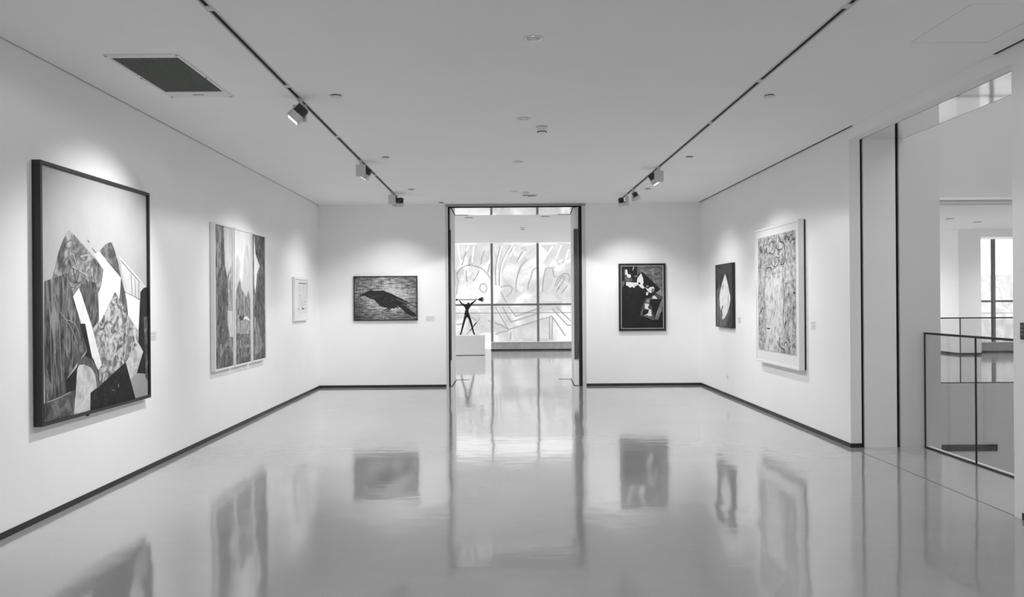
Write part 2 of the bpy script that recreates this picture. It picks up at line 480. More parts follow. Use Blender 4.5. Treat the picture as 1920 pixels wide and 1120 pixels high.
fields = [  # grey worn fields of the carving
    [(20, 45), (350, 50), (345, 180), (300, 240), (270, 220), (240, 180), (200, 190), (160, 230), (120, 150), (60, 220), (25, 300)],
    [(640, 70), (790, 40), (790, 160), (740, 190), (690, 190), (650, 260), (610, 360), (595, 420), (610, 300), (660, 180), (720, 110), (680, 110), (650, 95)],
    [(385, 45), (600, 45), (560, 140), (520, 220), (480, 280), (450, 400), (430, 400), (440, 200), (480, 60), (450, 60), (410, 200), (400, 300), (385, 300)],
    [(830, 45), (1120, 40), (1125, 170), (1060, 210), (1010, 250), (960, 180), (900, 260), (850, 210), (900, 120)],
    [(880, 280), (960, 270), (970, 360), (1120, 400), (1120, 590), (830, 590), (850, 480)],
    [(385, 645), (430, 650), (515, 830), (440, 800), (385, 770)],
    [(530, 640), (850, 640), (720, 680), (595, 730)],
    [(560, 860), (920, 745), (910, 940), (580, 950)],
    [(150, 750), (340, 700), (360, 880), (210, 900), (140, 860)],
]
fm = MB()
for k, fl in enumerate(fields): fm.prism([zm(*q) + V((0, -0.004 - 0.0006 * k, 0)) for q in fl], (0, 0.02, 0), 0)
fm.build('worn_field', MGREY, mroot, recalc=True)
dark_lines = [
    [(25, 330), (60, 280), (130, 245), (190, 245), (270, 275), (330, 330), (352, 370)], [(150, 245), (165, 150)], [(85, 240), (125, 90)],
    [(50, 400), (35, 340), (60, 290)], [(125, 290), (122, 350), (135, 400)], [(190, 390), (220, 350), (245, 290)], [(265, 230), (275, 160), (300, 100)],
    [(250, 470), (262, 430), (295, 420), (318, 450), (310, 490), (280, 500), (252, 470)], [(330, 310), (345, 230)], [(30, 520), (40, 430)],
    [(405, 430), (405, 250), (450, 60)], [(440, 440), (445, 300), (480, 180), (550, 50)], [(465, 260), (510, 150), (600, 60)],
    [(450, 455), (520, 435), (560, 460), (550, 500), (510, 545)], [(450, 490), (480, 550), (510, 600)], [(610, 210), (640, 140), (660, 110)],
    [(600, 500), (600, 400), (640, 270), (700, 190)], [(715, 475), (715, 430), (745, 340), (760, 290), (795, 268)], [(850, 490), (860, 390), (880, 280), (930, 268), (970, 265)],
    [(945, 280), (965, 360)], [(965, 440), (1000, 370), (1050, 325), (1090, 325), (1112, 360), (1100, 410)], [(1000, 470), (1060, 370), (1040, 350), (980, 440)],
    [(1030, 510), (1090, 435)], [(985, 500), (1010, 440)], [(400, 640), (525, 858)], [(525, 635), (595, 732), (850, 640)], [(525, 858), (940, 728), (1070, 915)],
    [(470, 640), (550, 785), (800, 705)], [(980, 635), (1120, 775)], [(940, 655), (1090, 815), (1125, 815)], [(920, 740), (920, 950)], [(945, 740), (942, 950)],
    [(390, 795), (450, 810), (510, 850)], [(330, 770), (360, 780)], [(160, 870), (250, 750)], [(30, 810), (100, 800)], [(400, 905), (450, 880), (520, 870)], [(545, 950), (550, 880)],
    [(130, 900), (220, 790)], [(170, 740), (220, 770)],
]
lm = MB()
for k, ln in enumerate(dark_lines):
    sp = ln if len(ln) < 4 and k > 21 else smooth(ln)
    ribbon(lm, [zm(*q[:2]) + V((0, -0.011, 0)) for q in sp], 0.034 if k < 24 else 0.040, NY, 0)
lm.build('carved_line', MLINE, mroot)
pale = [[(420, 430), (420, 250), (465, 55)], [(452, 440), (460, 280), (495, 170), (565, 50)], [(40, 50), (70, 220)], [(195, 60), (180, 220)], [(950, 60), (850, 210)],
        [(1030, 50), (980, 200), (1050, 190)], [(1100, 90), (1050, 280)], [(590, 60), (540, 160)], [(690, 110), (620, 210)], [(150, 60), (120, 110)]]
pm = MB()
for ln in pale: ribbon(pm, [zm(*q[:2]) + V((0, -0.014, 0)) for q in smooth(ln)], 0.07, NY, 0)
pm.build('carved_ridge', MPALE, mroot, recalc=False)
# bare garden wall seen in the window across the atrium
struct(MB().box(10, 22, 29.5, 29.8, -0.05, 2.45).build('wall_garden', paint('garden_wall', [(0.4, 0.62), (0.6, 0.85)], 1.2, (2, 1, 1), 6, 1.5, 0.9, 0)), 'pale garden wall outside the window across the atrium', 'wall')

# ------------------------------------------------------------------ end doorway
fr = MB()
fr.box(DX0, DX0 + 0.045, YB - 0.012, YB + 0.10, 0, DTOP + 0.012)
fr.box(DX1 - 0.068, DX1, YB - 0.012, YB + 0.10, 0, DTOP + 0.012)
fo = struct(fr.build('trim_6', FRAMEM), 'satin metal jambs of the end doorway', 'door frame')
struct(MB().box(DX0 - 0.005, DX1 + 0.005, YB - 0.016, YB + 0.10, DTOP + 0.012, DTOP + 0.05).build('trim_7', GREYM), 'dark metal head strip over the end doorway', 'door frame')
struct(MB().box(DX0, DX1, YB + 0.10, YP, DTOP, DTOP + 0.012).build('trim_8', SOFFIT), 'mirror-polished soffit inside the end doorway', 'soffit')
s = MB(); s.box(DX0 + 0.045, DX0 + 0.075, YB + 0.03, YB + 0.06, 0, DTOP); s.box(1.462, DX1 - 0.068, YB + 0.03, YB + 0.06, 0, DTOP)  # dark strips drawn as the shade between jamb and leaf
struct(s.build('trim_9', DARK), 'dark strips painted as the gap shade between the door jambs and the open leaves', 'gap')
def leaf(name, ring, bar, label):
    o = MB().prism([V((x, y, 0.010)) for x, y in ring], (0, 0, DTOP - 0.022)).build(name, WALL, loc=(ring[0][0], ring[0][1], 0))
    struct(o, label, 'door')
    MB().box(*bar, 0.50, 2.96).build('pull_plate', PLATE, o, bevel=0.002)
    return o
leaf('door_1', [(-0.998, YB + 0.07), (-0.938, YB + 0.07), (-0.934, YP - 0.02), (-0.994, YP - 0.02)], (-1.000, -0.936, YB + 0.052, YB + 0.07), 'left white door leaf folded open with a tall dark pull')
leaf('door_2', [(1.378, YB + 0.07), (1.458, YB + 0.07), (1.516, YP - 0.02), (1.436, YP - 0.02)], (1.376, 1.460, YB + 0.052, YB + 0.07), 'right white door leaf folded open with a tall dark pull')
s = MB()
for z in (0.002, DTOP - 0.005):
    for a, b2 in (((-0.938, YB + 0.07), (-0.934, YP)), ((1.378, YB + 0.07), (1.436, YP))):
        d = 0.014 if a[0] < 0 else -0.014
        s.prism([V((a[0], a[1], z)), V((b2[0], b2[1], z)), V((b2[0] + d, b2[1], z)), V((a[0] + d, a[1], z))], (0, 0, 0.003))
    s.box(-0.934, -0.66, YP - 0.03, YP, z, z + 0.003); s.box(1.17, 1.436, YP - 0.03, YP, z, z + 0.003)
struct(s.build('trim_10', DARK), 'thin dark floor and head strips where the door leaves stop', 'door strip')

# ------------------------------------------------------------------ atrium railings
def railing(name, label, posts, fixed, along, h=1.225):
    """posts: positions along the axis; fixed: the other coordinate"""
    def bx(a0, a1, t, z0, z1):
        return MB().box(fixed - t, fixed + t, a0, a1, z0, z1) if along == 'y' else MB().box(a0, a1, fixed - t, fixed + t, z0, z1)
    a0, a1 = min(posts), max(posts)
    loc = (fixed, (a0 + a1) / 2, 0) if along == 'y' else ((a0 + a1) / 2, fixed, 0)
    t = thing(name, label, 'railing', loc, 'glass balustrades round the atrium')
    bx(a0, a1, 0.014, h - 0.011, h + 0.011).build('top_rail', RAILM, t, bevel=0.003)
    for p in posts: bx(p - 0.007, p + 0.007, 0.006, 0, h - 0.011).build('post', RAILM, t)
    sp = sorted(posts)
    for i in range(len(sp) - 1): bx(sp[i] + 0.007, sp[i + 1] - 0.007, 0.005, 0.012, h - 0.011).build('glass_pane', RGLASS, t)
    bx(a0, a1, 0.012, 0.0, 0.012).build('base_channel', RAILM, t)
railing('glass_railing', 'near glass railing with dark top rail at the side opening', [OP1 - 0.02, 7.66, 6.75, OP0 + 0.02], XE - 0.02, 'y')
railing('glass_railing', 'far glass railing with thin posts across the atrium void', [4.75, 6.70, 8.65, 10.60, 11.95], YB + 0.05, 'x')

# ------------------------------------------------------------------ pictures
class Board:
    """a rectangle on a wall: s along the wall, t up, d out of the wall"""
    def __init__(b, axis, wall, s0, s1, z0, z1):
        b.axis, b.wall, b.s0, b.s1, b.z0, b.z1 = axis, wall, s0, s1, z0, z1
        b.out = {'xl': 1, 'xr': -1, 'y': -1}[axis]
    def p(b, s, t, d):
        return V((b.wall + b.out * d, s, t)) if b.axis[0] == 'x' else V((s, b.wall + b.out * d, t))
    def n(b): return V((b.out, 0, 0)) if b.axis[0] == 'x' else V((0, b.out, 0))
    def box(b, mb, s0, s1, t0, t1, d0, d1, mi=0):
        a, c = b.p(s0, t0, d0), b.p(s1, t1, d1)
        mb.box(min(a.x, c.x), max(a.x, c.x), min(a.y, c.y), max(a.y, c.y), min(a.z, c.z), max(a.z, c.z), mi)
    def frame(b, bar, d0, d1, grow=0.0):
        """four mitred bars as one mesh"""
        mb = MB(); S0, S1, T0, T1 = b.s0 - grow, b.s1 + grow, b.z0 - grow, b.z1 + grow
        o = [(S0, T0), (S1, T0), (S1, T1), (S0, T1)]; i = [(S0 + bar, T0 + bar), (S1 - bar, T0 + bar), (S1 - bar, T1 - bar), (S0 + bar, T1 - bar)]
        pts = [b.p(*q, d) for d in (d0, d1) for q in o + i]
        fs = []
        for k in range(4):
            l = (k + 1) % 4
            fs += [(k, l, 4 + l, 4 + k), (8 + k, 12 + k, 12 + l, 8 + l), (k, 8 + k, 8 + l, l), (4 + k, 4 + l, 12 + l, 12 + k)]
        mb._add(pts, fs)
        return mb
    def px(b, u, v, d):
        q = on_x(u, v, b.wall + b.out * d) if b.axis[0] == 'x' else on_y(u, v, b.wall + b.out * d)
        return (q.y if b.axis[0] == 'x' else q.x), q.z
    def shape(b, mb, uv, d, k, mi, m=0.0, conv=None):
        pts = []
        for q in uv:
            u, v = conv(*q) if conv else q
            s, t = b.px(u, v, d)
            pts.append(b.p(min(max(s, b.s0 + m), b.s1 - m), min(max(t, b.z0 + m), b.z1 - m), d + 0.0004 * k))
        mb.poly(pts, mi)
    def stroke(b, mb, uv, d, k, mi, w, m=0.0, conv=None, sm=True, dash=None):
        pts = []
        for q in (smooth(uv) if sm and len(uv) > 2 else uv):
            u, v = conv(*q[:2]) if conv else q[:2]
            s, t = b.px(u, v, d)
            pts.append(b.p(min(max(s, b.s0 + m), b.s1 - m), min(max(t, b.z0 + m), b.z1 - m), d + 0.0004 * k))
        ribbon(mb, pts, w, b.n(), mi, dash=dash)
    def root(b, name, label, cat, group=None):
        return thing(name, label, cat, tuple(b.p((b.s0 + b.s1) / 2, b.z0, 0)), group)

FR_BLACK = mat('black_picture_frame', 0.016, 0.45)
FR_WHITE = mat('white_picture_frame', 0.84, 0.45)
FR_DARK = paint('dark_wood_frame', [(0.3, 0.018), (0.7, 0.035)], 8, (1, 1, 6), rough=0.5, bump=0.1)
FR_GOLD = mat('pale_gilt_line', 0.45, 0.4, 0.4)
def blk(n, a=0.012, b=0.03): return paint(n, [(0.3, a), (0.7, b)], 8)
WHITEP = paint('paint_white', [(0.3, 0.66), (0.55, 0.80)], 7)

# --- 1 large mountain-and-arches painting, near end of the left wall
bd = Board('xl', XL, 5.835, 7.655, 0.708, 2.662)
t = bd.root('painting', 'large dark-framed painting of grey peaks and arches, nearest on the left wall', 'painting', 'pictures on the gallery walls')
bd.frame(0.026, 0.004, 0.066).build('frame', FR_BLACK, t, bevel=0.002)
M1 = [paint('sky_grey', [(0.3, 0.40), (0.7, 0.46)], 2, rough=0.8, bump=0.05),
      paint('peak_grey', [(0.36, 0.05), (0.5, 0.17), (0.62, 0.36)], 8, (1, 1, 0.7), 8, 1.6),
      paint('slab_dark', [(0.36, 0.03), (0.5, 0.10), (0.64, 0.26)], 9, (1, 1.5, 0.4), 8, 1.2),
      paint('arch_dark', [(0.36, 0.025), (0.64, 0.18)], 10, (1, 2, 0.5), 6, 1.2),
      WHITEP, blk('near_black'),
      paint('stone_pale', [(0.3, 0.28), (0.48, 0.50), (0.6, 0.62)], 9, detail=8, dist=0.8),
      paint('mottle_mid', [(0.32, 0.03), (0.5, 0.11), (0.7, 0.32)], 9, detail=8, dist=0.5),
      paint('rock_swirl', [(0.36, 0.08), (0.46, 0.20), (0.53, 0.42), (0.62, 0.60)], 6.5, detail=7, dist=2.6),
      paint('black_fleck', [(0.3, 0.012), (0.64, 0.025), (0.74, 0.30)], 10, (1, 1.6, 1), 6, 1.0),
      paint('plain_grey', [(0.3, 0.30), (0.7, 0.36)], 3, bump=0.05),
      paint('paper_pale', [(0.3, 0.50), (0.7, 0.62)], 5, bump=0.05),
      mat('ink_line', 0.12, 0.8), mat('chalk_line', 0.34, 0.8)]
cv = MB(); bd.box(cv, bd.s0 + 0.02, bd.s1 - 0.02, bd.z0 + 0.02, bd.z1 - 0.02, 0.010, 0.042, 0)
A = lambda x, y: (50 + x / 4.0, 280 + y / 4.0)
B = lambda x, y: (50 + x / 4.0, 540 + y / 4.0)
def sh(conv, pts, k, mi): bd.shape(cv, pts, 0.0425, k, mi, 0.026, conv)
sh(A, [(190, 970), (215, 880), (240, 770), (270, 690), (300, 620), (318, 608), (340, 625), (400, 690), (470, 770), (530, 840), (575, 905), (560, 1020), (540, 1200), (400, 1200), (190, 1100)], 1, 1)
sh(A, [(545, 765), (620, 860), (705, 965), (700, 1110), (705, 1300), (540, 1300), (530, 1100), (560, 1020), (575, 905), (505, 790)], 2, 4)
sh(A, [(690, 800), (770, 880), (860, 990), (906, 1045), (906, 1500), (700, 1400), (740, 1080)], 3, 11)
sh(A, [(545, 765), (590, 715), (625, 697), (640, 705), (660, 760), (690, 870), (708, 965), (610, 850)], 4, 7)
sh(B, [(708, -75), (740, 60), (765, 170), (755, 205), (695, 80)], 4, 3)
sh(B, [(740, 20), (845, 95), (835, 320), (760, 205)], 5, 4)
sh(B, [(135, -50), (300, -108), (350, 60), (400, 260), (452, 465), (380, 560), (295, 690), (300, 790), (140, 862), (130, 400)], 5, 2)
sh(B, [(400, 30), (430, -30), (470, -52), (510, -40), (532, 0), (540, 200), (540, 245), (490, 310), (430, 140)], 6, 3)
sh(B, [(660, 30), (700, 90), (760, 210), (830, 320), (835, 415), (735, 565), (545, 735), (535, 620), (560, 580), (495, 305), (560, 240), (600, 160)], 7, 8)
sh(B, [(388, 0), (345, 65), (405, 270), (435, 268), (487, 525), (535, 617), (560, 575), (490, 300), (405, 40)], 8, 4)
sh(B, [(400, 270), (435, 268), (490, 535), (455, 470)], 9, 5)
sh(B, [(295, 690), (380, 590), (455, 468), (500, 540), (540, 640), (545, 740), (480, 900), (300, 790)], 8, 5)
sh(B, [(380, 592), (385, 545), (430, 510), (480, 530), (515, 580), (535, 660), (542, 742), (515, 760), (505, 650), (470, 600), (420, 585)], 10, 3)
sh(B, [(375, 610), (390, 580), (430, 575), (480, 600), (510, 650), (522, 750), (475, 787), (472, 930), (352, 960)], 11, 6)
sh(B, [(130, 866), (325, 780), (360, 765), (352, 962), (130, 1030)], 10, 7)
sh(B, [(735, 560), (812, 850), (475, 940), (475, 787), (545, 735)], 9, 9)
sh(B, [(852, 30), (875, 0), (906, -5), (910, 230), (912, 640), (825, 642), (872, 480), (835, 410), (840, 300)], 9, 5)
sh(B, [(875, 220), (910, 214), (912, 700), (888, 668)], 10, 7)
sh(B, [(835, 412), (872, 480), (825, 600), (775, 688), (740, 560)], 11, 6)
sh(B, [(775, 690), (828, 640), (885, 645), (916, 700), (916, 820), (812, 845)], 10, 10)
def st(conv, pts, k, mi, w): bd.stroke(cv, pts, 0.0425, k, mi, w, 0.026, conv)
for ln in ([(290, 830), (345, 790), (380, 900), (330, 960), (270, 930), (290, 830)], [(345, 890), (440, 950), (380, 1000), (345, 890)], [(390, 800), (450, 775), (440, 830), (400, 820)],
           [(280, 760), (300, 700), (340, 680)], [(310, 1000), (340, 1040), (400, 1000)]): st(A, ln, 6, 12, 0.010)
for ln in ([(320, 795), (345, 790), (385, 915)], [(340, 880), (445, 945)], [(400, 805), (470, 790)]): st(A, ln, 7, 13, 0.012)
for ln in ([(700, 830), (850, 1000)], [(780, 930), (790, 1090)], [(810, 965), (815, 1110)], [(840, 1000), (838, 1120)], [(720, 1060), (850, 1130)], [(455, 680), (470, 700)], [(490, 740), (520, 780)]): st(A, ln, 8, 12, 0.005)
for ln in ([(210, 60), (240, 260), (250, 480), (260, 700)], [(250, 180), (330, 300), (380, 420)], [(300, 240), (360, 270), (400, 380)], [(170, 100), (180, 500), (190, 800)]): st(B, ln, 8, 13, 0.006)
st(B, [(148, 860), (250, 820), (325, 780)], 12, 13, 0.008)
cv.build('canvas', M1, t, recalc=False)
MB().box(XL + 0.03, XL + 0.045, 6.52, 6.545, 0.690, 0.708).build('hook', BLACK, t)

# --- 2 triptych of tall narrow panels
MT = [paint('trip_mid', [(0.36, 0.10), (0.5, 0.24), (0.63, 0.44)], 12, (1, 1.6, 0.5), 8, 1.0),
      paint('trip_light', [(0.3, 0.50), (0.7, 0.70)], 6, (1, 1.5, 0.5), 5, 0.8),
      paint('trip_dark', [(0.36, 0.05), (0.52, 0.14), (0.66, 0.28)], 12, (1, 1.4, 0.6), 8, 1.0),
      paint('trip_white', [(0.3, 0.72), (0.7, 0.86)], 5, bump=0.1),
      paint('trip_drip', [(0.34, 0.08), (0.5, 0.36), (0.66, 0.66)], 10, (1, 2.2, 0.6), 6, 1.4),
      paint('trip_arches', [(0.36, 0.05), (0.5, 0.16), (0.66, 0.50)], 12, (1, 3.0, 1.0), 4, 0.8),
      mat('trip_ink', 0.08, 0.8)]
Z3 = lambda x, y: (385 + x / 3.733, 405 + y / 3.733)
trip = [(9.402, 10.062, 'left panel of the white-framed triptych, grey with a dark tower'),
        (10.110, 10.765, 'middle panel of the white-framed triptych, white sky over grey drips'),
        (10.815, 11.445, 'right panel of the white-framed triptych, dark grey with a white leaf shape')]
art = [
    [(0, None),
     (1, [(130, 70), (190, 80), (190, 330), (165, 400), (150, 430), (138, 340), (132, 200)]),
     (2, [(108, 165), (122, 150), (130, 190), (136, 340), (152, 420), (158, 600), (152, 700), (158, 860), (132, 905), (104, 945), (82, 850), (88, 560), (78, 440), (112, 330)]),
     (4, [(160, 400), (190, 330), (190, 660), (160, 655), (158, 480)]),
     (1, [(156, 660), (190, 665), (192, 850), (170, 845), (158, 760)]),
     (2, [(64, 900), (90, 960), (110, 1000), (130, 950), (160, 900), (195, 960), (195, 1060), (64, 1075)]),
     (4, [(98, 925), (112, 890), (116, 920), (106, 945)]),
     (2, [(66, 470), (80, 480), (76, 700), (70, 860), (64, 860)])],
    [(3, None),
     (1, [(213, 300), (228, 270), (245, 330), (240, 430), (260, 470), (270, 300), (285, 190), (300, 220), (318, 330), (318, 600), (213, 600)]),
     (0, [(210, 560), (225, 490), (242, 440), (252, 510), (270, 540), (285, 570), (300, 520), (318, 590), (318, 730), (290, 700), (240, 720), (210, 740)]),
     (4, [(210, 730), (240, 720), (290, 725), (318, 735), (318, 830), (210, 826)]),
     (5, [(210, 826), (318, 826), (318, 905), (210, 905)]),
     (0, [(210, 905), (318, 900), (318, 920), (210, 925)]),
     (5, [(210, 922), (318, 920), (318, 990), (210, 995)]),
     (2, [(210, 992), (318, 985), (318, 1050), (210, 1060)]),
     (6, [(232, 720), (245, 690), (256, 715), (262, 690), (270, 710), (258, 735)])],
    [(2, None),
     (0, [(338, 140), (345, 130), (352, 220), (345, 300), (350, 600), (340, 650)]),
     (3, [(338, 150), (346, 200), (352, 270), (380, 352), (362, 405), (350, 545), (342, 480)]),
     (0, [(338, 700), (360, 720), (380, 800), (400, 900), (380, 960), (338, 970)]),
     (4, [(414, 160), (422, 200), (420, 260), (415, 240)]), (4, [(412, 560), (420, 600), (418, 680), (412, 640)])],
]
for (s0, s1, lab), shp in zip(trip, art):
    bd = Board('xl', XL, s0, s1, 0.800, 2.562)
    t = bd.root('painting', lab, 'painting', 'pictures on the gallery walls')
    bd.frame(0.020, 0.004, 0.060).build('frame', FR_WHITE, t, bevel=0.0015)
    cv = MB(); bd.box(cv, s0 + 0.014, s1 - 0.014, 0.815, 2.547, 0.008, 0.048, shp[0][0])
    for k, (mi, pts) in enumerate(shp[1:]): bd.shape(cv, pts, 0.0485, k, mi, 0.020, Z3)
    cv.build('canvas', MT, t, recalc=False)

# --- 3 small white-framed drawing
bd = Board('xl', XL, 13.10, 14.00, 1.300, 2.030)
t = bd.root('drawing', 'small pale drawing in a white frame, last picture on the left wall', 'drawing', 'pictures on the gallery walls')
bd.frame(0.035, 0.004, 0.045).build('frame', FR_WHITE, t, bevel=0.0015)
Z4 = lambda x, y: (540 + x / 10.18, 505 + y / 10.18)
cv = MB(); bd.box(cv, 13.12, 13.98, 1.32, 2.01, 0.008, 0.030, 0)
bd.shape(cv, [(200, 275), (355, 290), (350, 840), (200, 850)], 0.0305, 1, 1, 0.05, Z4)
bd.stroke(cv, [(203, 265), (355, 277)], 0.0305, 2, 2, 0.014, 0.0, Z4)
for ln in ([(215, 330), (215, 400)], [(208, 500), (235, 510)], [(215, 540), (213, 680)], [(250, 540), (255, 620), (245, 690)], [(265, 600), (262, 740)], [(300, 640), (290, 720)], [(318, 520), (305, 640)],
           [(320, 620), (345, 625)], [(325, 670), (340, 675)], [(325, 725), (335, 728)], [(350, 310), (348, 600)], [(300, 320), (302, 370)]): bd.stroke(cv, ln, 0.0305, 3, 3, 0.016, 0, Z4)
for ln in ([(265, 745), (285, 755), (305, 760)], [(198, 745), (212, 780)]): bd.stroke(cv, ln, 0.0305, 4, 4, 0.024, 0, Z4)
cv.build('sheet', [mat('mat_board', 0.80, 0.9), mat('drawing_paper', 0.74, 0.9), mat('pencil_band', 0.12, 0.9), mat('pencil_grey', 0.45, 0.9), mat('ink_blot', 0.10, 0.9)], t, recalc=False)

# --- 4 crow painting on the end wall
bd = Board('y', YB, -2.762, -1.567, 1.257, 2.093)
t = bd.root('painting', 'black-framed painting of a dark crow leaning left, on the end wall', 'painting', 'pictures on the gallery walls')
bd.frame(0.018, 0.004, 0.045).build('frame', FR_BLACK, t, bevel=0.0015)
def hatch_material():
    m = bpy.data.materials.new('hatched_grey'); m.use_nodes = True
    nt = m.node_tree; N = nt.nodes; L = nt.links; b = N['Principled BSDF']
    tc = N.new('ShaderNodeTexCoord')
    def nz(sc, st, de=5):
        mp = N.new('ShaderNodeMapping'); mp.inputs['Scale'].default_value = st; L.new(tc.outputs['Object'], mp.inputs[0])
        n = N.new('ShaderNodeTexNoise'); n.inputs['Scale'].default_value = sc; n.inputs['Detail'].default_value = de; L.new(mp.outputs[0], n.inputs['Vector']); return n
    h = nz(9, (1, 1, 9)); v = nz(9, (7, 1, 1)); big = nz(1.6, (1, 1, 1.5), 2)
    # brushed light oval in the middle of the canvas
    mp = N.new('ShaderNodeMapping'); mp.inputs['Scale'].default_value = (1.75, 1, 2.3); mp.inputs['Location'].default_value = (-0.08, 0, -1.05)
    L.new(tc.outputs['Object'], mp.inputs[0])
    ln = N.new('ShaderNodeVectorMath'); ln.operation = 'LENGTH'
    sx = N.new('ShaderNodeSeparateXYZ'); cx = N.new('ShaderNodeCombineXYZ'); L.new(mp.outputs[0], sx.inputs[0])
    L.new(sx.outputs['X'], cx.inputs['X']); L.new(sx.outputs['Z'], cx.inputs['Z']); L.new(cx.outputs[0], ln.inputs[0])
    def math_(op, a, b2):
        q = N.new('ShaderNodeMath'); q.operation = op
        for i, x in enumerate((a, b2)):
            if isinstance(x, (int, float)): q.inputs[i].default_value = x
            else: L.new(x, q.inputs[i])
        return q.outputs[0]
    val = math_('ADD', math_('MULTIPLY', h.outputs['Fac'], 1.1), math_('MULTIPLY', v.outputs['Fac'], 0.35))
    val = math_('ADD', val, math_('MULTIPLY', big.outputs['Fac'], 0.35))
    val = math_('SUBTRACT', val, math_('MULTIPLY', ln.outputs['Value'], 0.34))
    r = N.new('ShaderNodeValToRGB'); e = r.color_ramp.elements
    e[0].position = 0.30; e[0].color = (0.035, 0.035, 0.035, 1); e[1].position = 0.84; e[1].color = (0.58, 0.58, 0.58, 1)
    q = e.new(0.58); q.color = (0.15, 0.15, 0.15, 1)
    L.new(val, r.inputs[0]); L.new(r.outputs[0], b.inputs['Base Color']); b.inputs['Roughness'].default_value = 0.8
    b.inputs['Specular IOR Level'].default_value = 0.2
    return m
CROW = paint('crow_black', [(0.35, 0.022), (0.55, 0.034), (0.72, 0.075)], 6, (1, 1, 1.6), 6, 1.0, bump=0.05)
cv = MB(); bd.box(cv, bd.s0 + 0.012, bd.s1 - 0.012, bd.z0 + 0.012, bd.z1 - 0.012, 0.008, 0.036, 0)
ZC7 = lambda x, y: (650 + x / 10.667, 505 + y / 10.667)
bd.shape(cv, [(215, 580), (250, 530), (330, 480), (420, 440), (500, 415), (530, 433), (740, 425), (800, 458), (900, 490), (1000, 545), (1110, 590), (1130, 615), (1225, 652), (1300, 712), (1185, 705), (1250, 745), (1320, 812),
              (1190, 752), (1290, 830), (1385, 900), (1390, 955), (1280, 930), (1180, 870), (1100, 790), (1010, 735), (1050, 800), (985, 765), (950, 790), (900, 782), (840, 835), (780, 855), (830, 812), (845, 790), (780, 828),
              (690, 828), (790, 802), (815, 775), (720, 755), (660, 738), (600, 670), (540, 605), (470, 590), (400, 555), (345, 528), (295, 545), (240, 585), (275, 543), (312, 513), (258, 540)], 0.0365, 1, 1, 0.014, ZC7)
for ln, w in (([(1300, 712), (1120, 650), (1000, 600)], 0.010), ([(1320, 812), (1150, 710)], 0.010), ([(520, 425), (740, 417)], 0.008), ([(420, 570), (480, 640)], 0.008), ([(760, 420), (960, 505), (1100, 575)], 0.008),
              ([(1040, 770), (1150, 870)], 0.007), ([(680, 745), (790, 795)], 0.007), ([(1130, 610), (1220, 640)], 0.010), ([(620, 690), (660, 745)], 0.007)):
    bd.stroke(cv, ln, 0.0365, 2, 2 if w != 0.010 else 3, w, 0.014, ZC7)
cv.build('canvas', [hatch_material(), CROW, mat('scratch_light', 0.48, 0.8), mat('scratch_mid', 0.20, 0.8)], t, recalc=False)

# --- 5 black collage painting on the end wall
bd = Board('y', YB, 2.207, 3.085, 1.030, 2.293)
t = bd.root('painting', 'tall black abstract painting with white scraps in a double frame on the end wall', 'painting', 'pictures on the gallery walls')
bd.frame(0.020, 0.004, 0.050).build('frame', FR_BLACK, t, bevel=0.0015)
i2 = Board('y', YB, bd.s0 + 0.020, bd.s1 - 0.020, bd.z0 + 0.020, bd.z1 - 0.020)
i2.frame(0.020, 0.008, 0.044).build('inner_frame', FR_DARK, t)
i3 = Board('y', YB, bd.s0 + 0.040, bd.s1 - 0.040, bd.z0 + 0.040, bd.z1 - 0.040)
i3.frame(0.012, 0.008, 0.048).build('gilt_slip', FR_GOLD, t)
cv = MB(); bd.box(cv, bd.s0 + 0.05, bd.s1 - 0.05, bd.z0 + 0.05, bd.z1 - 0.05, 0.008, 0.034, 0)
Z8 = lambda x, y: (1150 + x / 7.727, 485 + y / 7.727)
def sh8(mi, k, pts): bd.shape(cv, pts, 0.0345, k, mi, 0.052, Z8)
sh8(2, 1, [(345, 100), (730, 100), (730, 560), (640, 500), (660, 440), (420, 190), (400, 205), (345, 240)])
sh8(3, 2, [(610, 500), (690, 445), (730, 500), (730, 560)])
sh8(1, 3, [(150, 160), (170, 150), (200, 230), (260, 260), (280, 330), (180, 340), (130, 420), (128, 330), (165, 310)])
sh8(0, 4, [(415, 185), (682, 440), (480, 578), (450, 520), (380, 420), (430, 300)])
sh8(4, 5, [(172, 165), (196, 155), (212, 225), (248, 232), (256, 262), (232, 284), (205, 268), (190, 230), (174, 240)])
sh8(4, 5, [(185, 340), (278, 345), (318, 405), (300, 426), (272, 408), (242, 424), (215, 400), (185, 392)])
sh8(4, 5, [(282, 345), (340, 352), (348, 285), (402, 212), (432, 290), (436, 350), (426, 385), (456, 420), (432, 440), (388, 414), (358, 378), (322, 402)])
sh8(3, 6, [(300, 250), (345, 240), (345, 268), (312, 270)])
sh8(4, 5, [(460, 415), (502, 442), (530, 415), (580, 408), (598, 440), (592, 470), (545, 500), (505, 482)])
sh8(3, 6, [(560, 430), (600, 440), (590, 490), (545, 480)]); sh8(3, 6, [(470, 390), (505, 385), (512, 410), (490, 420)])
sh8(4, 5, [(474, 488), (512, 490), (494, 538), (472, 522)])
sh8(4, 5, [(280, 160), (290, 120), (302, 112), (296, 140), (280, 182)])
sh8(0, 6, [(358, 345), (390, 350), (392, 375), (366, 376)])
sh8(1, 3, [(470, 582), (540, 566), (600, 515), (715, 560), (712, 760), (680, 790), (650, 890), (570, 892), (440, 835), (385, 825), (440, 640)])
sh8(3, 4, [(590, 870), (700, 600), (722, 570), (715, 690), (690, 770), (645, 886)])
sh8(0, 5, [(530, 588), (698, 588), (600, 860), (575, 800), (560, 690), (528, 670)])
sh8(0, 5, [(440, 740), (520, 740), (500, 790), (440, 820), (420, 800)])
